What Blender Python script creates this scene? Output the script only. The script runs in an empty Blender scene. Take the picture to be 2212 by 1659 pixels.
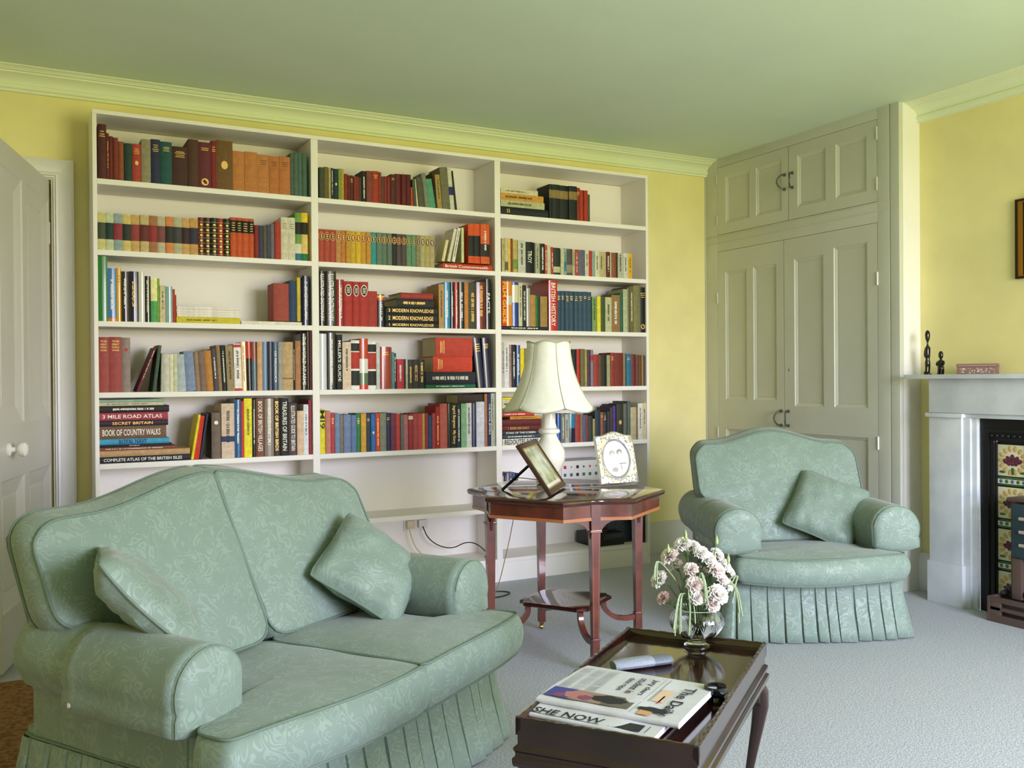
import bpy, bmesh, math, random
from mathutils import Vector, Matrix, noise
PI = math.pi
rnd = random.Random(7)
SC = bpy.context.scene
COL = SC.collection

# ------------------------------------------------------------------ camera
cam_d = bpy.data.cameras.new('camera'); cam = bpy.data.objects.new('camera', cam_d); COL.objects.link(cam)
CYAW, CPIT, CROL = -0.49101, -0.00545, -0.00727
_r = Vector((math.cos(CYAW), math.sin(CYAW), 0)); _f0 = Vector((-math.sin(CYAW), math.cos(CYAW), 0)); _u0 = Vector((0, 0, 1))
_f = _f0*math.cos(CPIT) + _u0*math.sin(CPIT); _u = -_f0*math.sin(CPIT) + _u0*math.cos(CPIT)
_r2 = _r*math.cos(CROL) + _u*math.sin(CROL); _u2 = -_r*math.sin(CROL) + _u*math.cos(CROL)
M = Matrix((( _r2.x, _u2.x, -_f.x, -1.3317), (_r2.y, _u2.y, -_f.y, -4.54518), (_r2.z, _u2.z, -_f.z, 1.12964), (0, 0, 0, 1)))
cam.matrix_world = M
cam_d.sensor_fit = 'HORIZONTAL'; cam_d.sensor_width = 36.0; cam_d.lens = 1988.02/2212*36.0
cam_d.clip_start = 0.02; cam_d.clip_end = 200
SC.camera = cam

# ------------------------------------------------------------------ daylight
w = bpy.data.worlds.new('daylight'); SC.world = w; w.use_nodes = True
nt = w.node_tree; nt.nodes.clear()
o_ = nt.nodes.new('ShaderNodeOutputWorld'); bg = nt.nodes.new('ShaderNodeBackground')
tc = nt.nodes.new('ShaderNodeTexCoord'); sx = nt.nodes.new('ShaderNodeSeparateXYZ'); rmp = nt.nodes.new('ShaderNodeValToRGB')
mp = nt.nodes.new('ShaderNodeMath'); mp.operation = 'MULTIPLY_ADD'; mp.inputs[1].default_value = .5; mp.inputs[2].default_value = .5
nt.links.new(tc.outputs['Generated'], sx.inputs[0]); nt.links.new(sx.outputs['Z'], mp.inputs[0]); nt.links.new(mp.outputs[0], rmp.inputs[0])
nt.links.new(rmp.outputs[0], bg.inputs[0]); nt.links.new(bg.outputs[0], o_.inputs[0])
cr = rmp.color_ramp   # lawn below the horizon, hazy bright sky above
cr.elements[0].position = 0.0; cr.elements[0].color = (.42, .42, .19, 1)
cr.elements[1].position = 1.0; cr.elements[1].color = (.70, .80, 1.15, 1)
for p_, c_ in ((.487, (.49, .48, .22, 1)), (.503, (1.03, .99, 1.07, 1)), (.62, (.91, .94, 1.26, 1))):
    e_ = cr.elements.new(p_); e_.color = c_
bg.inputs['Strength'].default_value = 17.0
WINS = [(.30, 2.40, .45, 2.35)]      # openings in the front wall: x0, x1, z0, z1
YF = -5.9
for i_, (a_, b_, c_, d_) in enumerate(WINS):
    ld = bpy.data.lights.new('window_portal', 'AREA'); ld.shape = 'RECTANGLE'; ld.size = b_-a_; ld.size_y = d_-c_
    ld.cycles.is_portal = True
    lo = bpy.data.objects.new('window_portal', ld); COL.objects.link(lo)
    lo.location = ((a_+b_)/2, YF-.06, (c_+d_)/2); lo.rotation_euler = (PI/2, 0, 0)
SC.view_settings.view_transform = 'Standard'; SC.view_settings.look = 'None'
SC.view_settings.exposure = 0.67; SC.view_settings.gamma = 1.0; SC.view_settings.use_curve_mapping = False
SC.cycles.max_bounces = 8; SC.cycles.diffuse_bounces = 5; SC.cycles.glossy_bounces = 3; SC.cycles.transmission_bounces = 8
SC.cycles.caustics_reflective = False; SC.cycles.caustics_refractive = False
SC.cycles.sample_clamp_indirect = 6.0
SC.cycles.use_denoising = True
try: SC.cycles.denoiser = 'OPENIMAGEDENOISE'
except Exception: pass
SC.cycles.use_adaptive_sampling = True; SC.cycles.adaptive_threshold = 0.02

# ------------------------------------------------------------------ helpers
def lin(h):
    h = h.lstrip('#'); r = []
    for i in (0, 2, 4):
        c = int(h[i:i+2], 16)/255
        r.append(c/12.92 if c <= .04045 else ((c+.055)/1.055)**2.4)
    return (r[0], r[1], r[2], 1)
MATS = {}
def mat(name, col, rough=.6, var=0.0, vscale=40, bump=0.0, bscale=200, spec=.5, coat=0.0, metal=0.0, sheen=0.0, trans=0.0, ior=1.45, col2=None, coords='Object'):
    if name in MATS: return MATS[name]
    m = bpy.data.materials.new(name); m.use_nodes = True; n = m.node_tree.nodes; l = m.node_tree.links
    b = n['Principled BSDF']; c = lin(col) if isinstance(col, str) else col
    b.inputs['Base Color'].default_value = c; b.inputs['Roughness'].default_value = rough
    b.inputs['Specular IOR Level'].default_value = spec; b.inputs['Coat Weight'].default_value = coat; b.inputs['Coat Roughness'].default_value = .08
    b.inputs['Metallic'].default_value = metal; b.inputs['Sheen Weight'].default_value = sheen
    b.inputs['Transmission Weight'].default_value = trans; b.inputs['IOR'].default_value = ior
    t = n.new('ShaderNodeTexCoord')
    if var > 0 or col2:
        no = n.new('ShaderNodeTexNoise'); no.inputs['Scale'].default_value = vscale; no.inputs['Detail'].default_value = 3
        l.new(t.outputs[coords], no.inputs['Vector'])
        r = n.new('ShaderNodeValToRGB'); l.new(no.outputs['Fac'], r.inputs[0]); l.new(r.outputs[0], b.inputs['Base Color'])
        r.color_ramp.elements[0].position = .35; r.color_ramp.elements[1].position = .65
        if col2:
            r.color_ramp.elements[0].color = c; r.color_ramp.elements[1].color = lin(col2)
        else:
            r.color_ramp.elements[0].color = tuple(x*(1-var) for x in c[:3])+(1,); r.color_ramp.elements[1].color = tuple(min(1, x*(1+var)) for x in c[:3])+(1,)
    if bump > 0:
        nb = n.new('ShaderNodeTexNoise'); nb.inputs['Scale'].default_value = bscale; nb.inputs['Detail'].default_value = 2
        l.new(t.outputs[coords], nb.inputs['Vector'])
        bp = n.new('ShaderNodeBump'); bp.inputs['Strength'].default_value = bump; bp.inputs['Distance'].default_value = .002
        l.new(nb.outputs['Fac'], bp.inputs['Height']); l.new(bp.outputs[0], b.inputs['Normal'])
    MATS[name] = m
    return m
def link(name, bm_or_me, mats, parent=None, smooth=True, loc=None, rot=None):
    if isinstance(bm_or_me, bmesh.types.BMesh):
        me = bpy.data.meshes.new(name); bm_or_me.normal_update(); bm_or_me.to_mesh(me); bm_or_me.free()
    else: me = bm_or_me
    if not isinstance(mats, (list, tuple)): mats = [mats]
    for m in mats: me.materials.append(m)
    if smooth:
        me.shade_smooth()
        try: me.set_sharp_from_angle(angle=math.radians(38))
        except Exception: pass
    o = bpy.data.objects.new(name, me); COL.objects.link(o)
    if parent: o.parent = parent
    if loc is not None: o.location = loc
    if rot is not None: o.rotation_euler = rot
    return o
def tag(o, label, cat, group=None, kind=None):
    o['label'] = label; o['category'] = cat
    if group: o['group'] = group
    if kind: o['kind'] = kind
    return o
def thing(name, label, cat, loc=(0, 0, 0), rz=0, group=None):
    o = bpy.data.objects.new(name, None); COL.objects.link(o); o.empty_display_size = .05
    o.location = loc; o.rotation_euler = (0, 0, rz)
    return tag(o, label, cat, group)
def struct(name, bm, m, parent=None, smooth=False):
    o = link(name, bm, m, parent, smooth)
    o['kind'] = 'structure'
    return o
def B(): return bmesh.new()
def quad(bm, a, b, c, d, mi=0):
    f = bm.faces.new([bm.verts.new(p) for p in (a, b, c, d)]); f.material_index = mi; return f
def box(bm, x0, x1, y0, y1, z0, z1, mi=0, bev=0.0, M=None):
    v = [bm.verts.new(p) for p in ((x0,y0,z0),(x1,y0,z0),(x1,y1,z0),(x0,y1,z0),(x0,y0,z1),(x1,y0,z1),(x1,y1,z1),(x0,y1,z1))]
    fs = [bm.faces.new([v[i] for i in q]) for q in ((0,3,2,1),(4,5,6,7),(0,1,5,4),(1,2,6,5),(2,3,7,6),(3,0,4,7))]
    for f in fs: f.material_index = mi
    if M is not None:
        for q in v: q.co = M @ q.co
    if bev > 0:
        es = {e for f in fs for e in f.edges}
        r = bmesh.ops.bevel(bm, geom=list(es), offset=bev, segments=2, profile=.7, affect='EDGES', clamp_overlap=True)
        for f in r['faces']: f.material_index = mi
    return v
def loft(bm, rings, closed=True, cap=True, mi=0):
    vs = [[bm.verts.new(p) for p in r] for r in rings]
    n = len(vs[0])
    for i in range(len(vs)-1):
        for j in range(n if closed else n-1):
            k = (j+1) % n
            f = bm.faces.new((vs[i][j], vs[i][k], vs[i+1][k], vs[i+1][j])); f.material_index = mi
    if cap and closed:
        f = bm.faces.new(list(reversed(vs[0]))); f.material_index = mi
        f = bm.faces.new(vs[-1]); f.material_index = mi
    return vs
def lathe(bm, prof, n=32, M=None, mi=0, cap=True, squash=1.0):
    rings = []
    for r, z in prof:
        ring = []
        for i in range(n):
            a = 2*PI*i/n; p = Vector((r*math.cos(a), r*math.sin(a)*squash, z))
            ring.append(M @ p if M is not None else p)
        rings.append(ring)
    loft(bm, rings, True, cap, mi)
def tube(bm, pts, rad, n=8, closed=False, mi=0, cap=True):
    pts = [Vector(p) for p in pts]; N = len(pts); rings = []
    up = None
    for i, p in enumerate(pts):
        if closed: t = pts[(i+1) % N]-pts[i-1]
        else: t = pts[min(i+1, N-1)]-pts[max(i-1, 0)]
        if t.length < 1e-9: t = Vector((0, 0, 1))
        t.normalize()
        if up is None:
            up = Vector((0, 0, 1)) if abs(t.z) < .9 else Vector((1, 0, 0))
        s = t.cross(up)
        if s.length < 1e-6: s = t.orthogonal()
        s.normalize(); u = s.cross(t).normalized(); up = u
        r = rad(i/(N-1)) if callable(rad) else rad
        rings.append([p + s*math.cos(2*PI*j/n)*r + u*math.sin(2*PI*j/n)*r for j in range(n)])
    if closed: rings.append(rings[0])
    vs = loft(bm, rings, True, cap and not closed, mi)
    return vs
def chaikin(P, n=2, closed=True):
    for _ in range(n):
        Q = []; N = len(P)
        rng = range(N) if closed else range(N-1)
        if not closed: Q.append(P[0])
        for i in rng:
            a, b = Vector(P[i]), Vector(P[(i+1) % N]); Q += [a*.75+b*.25, a*.25+b*.75]
        if not closed: Q.append(P[-1])
        P = Q
    return [Vector(p) for p in P]
def resample(P, n, closed=True):
    P = [Vector(p) for p in P]
    if closed: P = P+[P[0]]
    L = [0]
    for i in range(1, len(P)): L.append(L[-1]+(P[i]-P[i-1]).length)
    out = []; j = 0
    for i in range(n):
        s = L[-1]*i/(n if closed else n-1)
        while j < len(L)-2 and L[j+1] < s: j += 1
        d = L[j+1]-L[j]; out.append(P[j].lerp(P[j+1], 0 if d < 1e-12 else (s-L[j])/d))
    return out
def rr(p, r):   # rounded polygon corners: polyline with corner radii
    out = []; N = len(p)
    for i in range(N):
        a, b, c = Vector(p[i-1]), Vector(p[i]), Vector(p[(i+1) % N])
        u = (a-b); v = (c-b); k = min(r, u.length*.45, v.length*.45); u.normalize(); v.normalize()
        for t in (0, .25, .5, .75, 1):
            q0 = b+u*k; q2 = b+v*k
            out.append(q0*(1-t)**2 + b*2*t*(1-t) + q2*t*t)
    return out
FONT = {}
def text_mesh(body, W, H, squeeze=True):
    key = (body,)
    if key not in FONT:
        cu = bpy.data.curves.new('t', 'FONT'); cu.body = body; cu.size = 1; cu.resolution_u = 2; cu.offset = .012
        ob = bpy.data.objects.new('t', cu)
        COL.objects.link(ob)
        dg = bpy.context.evaluated_depsgraph_get(); me = bpy.data.meshes.new_from_object(ob.evaluated_get(dg))
        FONT[key] = [v.co.copy() for v in me.vertices], [tuple(p.vertices) for p in me.polygons]
        bpy.data.objects.remove(ob); bpy.data.curves.remove(cu); bpy.data.meshes.remove(me)
    V, Fc = FONT[key]
    x0 = min(v.x for v in V); x1 = max(v.x for v in V); y0 = min(v.y for v in V); y1 = max(v.y for v in V)
    sx_ = W/(x1-x0); sy_ = H/(y1-y0)
    if not squeeze: sx_ = sy_ = min(sx_, sy_)
    me = bpy.data.meshes.new('lettering')
    me.from_pydata([((v.x-(x0+x1)/2)*sx_, (v.y-(y0+y1)/2)*sy_, 0) for v in V], [], Fc)
    return me
def add_text(name, body, W, H, m, parent, Mx, squeeze=True):
    me = text_mesh(body, W, H, squeeze); me.materials.append(m)
    o = bpy.data.objects.new(name, me); COL.objects.link(o); o.parent = parent; o.matrix_local = Mx
    return o
def frame_M(o, x, y, z):
    return Matrix(((x[0], y[0], z[0], o[0]), (x[1], y[1], z[1], o[1]), (x[2], y[2], z[2], o[2]), (0, 0, 0, 1)))
def panel_face(bm, w_, h_, panels, bev, dep, y=0.0, mi=0):
    """front face in the xz plane looking to -y, rectangles sunk by dep with a bevel bev"""
    xs = sorted({0, w_} | {v for p in panels for v in p[:2]}); zs = sorted({0, h_} | {v for p in panels for v in p[2:]})
    def inp(x, z): return any(p[0] < x < p[1] and p[2] < z < p[3] for p in panels)
    for i in range(len(xs)-1):
        for j in range(len(zs)-1):
            if not inp((xs[i]+xs[i+1])/2, (zs[j]+zs[j+1])/2):
                quad(bm, (xs[i], y, zs[j]), (xs[i+1], y, zs[j]), (xs[i+1], y, zs[j+1]), (xs[i], y, zs[j+1]), mi)
    for a, b, c, d in panels:
        R = []
        for t, dy in ((0, 0), (.12, dep*.35), (.55, dep*.75), (.9, dep*1.15), (1.0, dep), ):
            e = bev*t; R.append([(a+e, y+dy, c+e), (b-e, y+dy, c+e), (b-e, y+dy, d-e), (a+e, y+dy, d-e)])
        for r in range(len(R)-1):
            for k in range(4):
                l = (k+1) % 4
                quad(bm, R[r][k], R[r][l], R[r+1][l], R[r+1][k], mi)
        quad(bm, *R[-1], mi)
def panel_board(w_, h_, t_, panels, bev=.03, dep=.012):
    bm = B(); panel_face(bm, w_, h_, panels, bev, dep)
    quad(bm, (0, t_, 0), (0, t_, h_), (w_, t_, h_), (w_, t_, 0))
    for a, b, c, d in (((0,0,0),(0,0,h_),(0,t_,h_),(0,t_,0)), ((w_,0,0),(w_,t_,0),(w_,t_,h_),(w_,0,h_)), ((0,0,h_),(w_,0,h_),(w_,t_,h_),(0,t_,h_)), ((0,0,0),(0,t_,0),(w_,t_,0),(w_,0,0))):
        quad(bm, a, b, c, d)
    return bm

# ------------------------------------------------------------------ materials
M_WALL = mat('yellow_wall_paint', (.82, .74, .35, 1), .75, var=.05, vscale=3)
M_CEIL = mat('ceiling_paint', (.66, .77, .62, 1), .9, var=.02, vscale=2)
M_CORN = mat('cornice_paint', (.76, .82, .58, 1), .6)
M_WHITE = mat('white_gloss_paint', (.80, .78, .76, 1), .38, var=.02, vscale=4)
M_SHELF = mat('white_shelf_paint', (.86, .82, .78, 1), .55)
M_GREY = mat('grey_eggshell_paint', (.57, .58, .50, 1), .33, var=.03, vscale=3)
M_CARPET = mat('grey_carpet', (.46, .48, .53, 1), .95, var=.28, vscale=170, bump=1.0, bscale=240, spec=.1)
M_RUG = mat('brown_rug', '8a6648', .95, var=.35, vscale=60, bump=1.0, bscale=120, spec=.1)
M_MAHOG = mat('polished_mahogany', '3c1410', .22, var=.35, vscale=14, coat=.6)
M_MAHOG_RED = mat('red_mahogany', '5e2c20', .26, var=.25, vscale=16, coat=.5)
M_INLAY = mat('satinwood_inlay', 'a8683c', .3, coat=.4)
M_DARKW = mat('dark_polished_wood', '240b08', .2, var=.5, vscale=10, coat=.7)
M_DARKTOP = mat('dark_tray_wood', '2c130c', .13, var=.45, vscale=8, coat=.8)
M_BRASS = mat('brass', 'b08a40', .3, metal=1)
M_BLACK = mat('black_cast_iron', '0c0c0e', .45)
M_PAGE = mat('page_paper', 'd8cca8', .9, var=.08, vscale=300)
M_GOLD = mat('gilt_lettering', 'd8b060', .4, metal=.3)
M_LWH = mat('white_lettering', 'efece2', .6)
M_LBK = mat('black_lettering', '141414', .6)
M_CERAM = mat('cream_ceramic', 'ebe8de', .18, coat=.5)
M_MARB = mat('grey_white_marble', (.70, .73, .76, 1), .3, col2='c8ced4', vscale=7, coat=.2)
def damask(name, c1, c2, sc):
    m = bpy.data.materials.new(name); m.use_nodes = True; n = m.node_tree.nodes; l = m.node_tree.links; b = n['Principled BSDF']
    t = n.new('ShaderNodeTexCoord'); no = n.new('ShaderNodeTexNoise'); no.inputs['Scale'].default_value = sc; no.inputs['Detail'].default_value = .6
    no.inputs['Distortion'].default_value = 2.4; l.new(t.outputs['Object'], no.inputs['Vector'])
    mu = n.new('ShaderNodeMath'); mu.operation = 'MULTIPLY'; mu.inputs[1].default_value = 38; l.new(no.outputs['Fac'], mu.inputs[0])
    si = n.new('ShaderNodeMath'); si.operation = 'SINE'; l.new(mu.outputs[0], si.inputs[0])
    n2 = n.new('ShaderNodeTexNoise'); n2.inputs['Scale'].default_value = sc*1.7; n2.inputs['Detail'].default_value = 1; l.new(t.outputs['Object'], n2.inputs['Vector'])
    ad = n.new('ShaderNodeMath'); ad.operation = 'MULTIPLY_ADD'; ad.inputs[1].default_value = 4.0; ad.inputs[2].default_value = -2.2; l.new(n2.outputs['Fac'], ad.inputs[0])
    su = n.new('ShaderNodeMath'); su.operation = 'ADD'; l.new(si.outputs[0], su.inputs[0]); l.new(ad.outputs[0], su.inputs[1])
    r = n.new('ShaderNodeValToRGB'); l.new(su.outputs[0], r.inputs[0]); r.color_ramp.elements[0].position = .10; r.color_ramp.elements[1].position = .55
    r.color_ramp.elements[0].color = lin(c1); r.color_ramp.elements[1].color = lin(c2); l.new(r.outputs[0], b.inputs['Base Color'])
    rr_ = n.new('ShaderNodeMapRange'); rr_.inputs[3].default_value = .66; rr_.inputs[4].default_value = .46; l.new(su.outputs[0], rr_.inputs[0]); l.new(rr_.outputs[0], b.inputs['Roughness'])
    b.inputs['Sheen Weight'].default_value = .25
    nb = n.new('ShaderNodeTexNoise'); nb.inputs['Scale'].default_value = 9; nb.inputs['Detail'].default_value = 2; l.new(t.outputs['Object'], nb.inputs['Vector'])
    bp = n.new('ShaderNodeBump'); bp.inputs['Strength'].default_value = .35; bp.inputs['Distance'].default_value = .012
    l.new(nb.outputs['Fac'], bp.inputs['Height']); l.new(bp.outputs[0], b.inputs['Normal'])
    return m
M_DAM = damask('green_damask', '778a7e', '83958a', 13)
M_PIPE = mat('green_piping', '6a7c6f', .7)
def glass(name, col=(.95, .98, .97, 1)):
    m = bpy.data.materials.new(name); m.use_nodes = True; b = m.node_tree.nodes['Principled BSDF']
    b.inputs['Base Color'].default_value = col; b.inputs['Transmission Weight'].default_value = 1.0; b.inputs['Roughness'].default_value = .02; b.inputs['IOR'].default_value = 1.22; b.inputs['Coat Weight'].default_value = .6; b.inputs['Coat Roughness'].default_value = .03
    return m
M_GLASS = glass('cut_glass')
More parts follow.
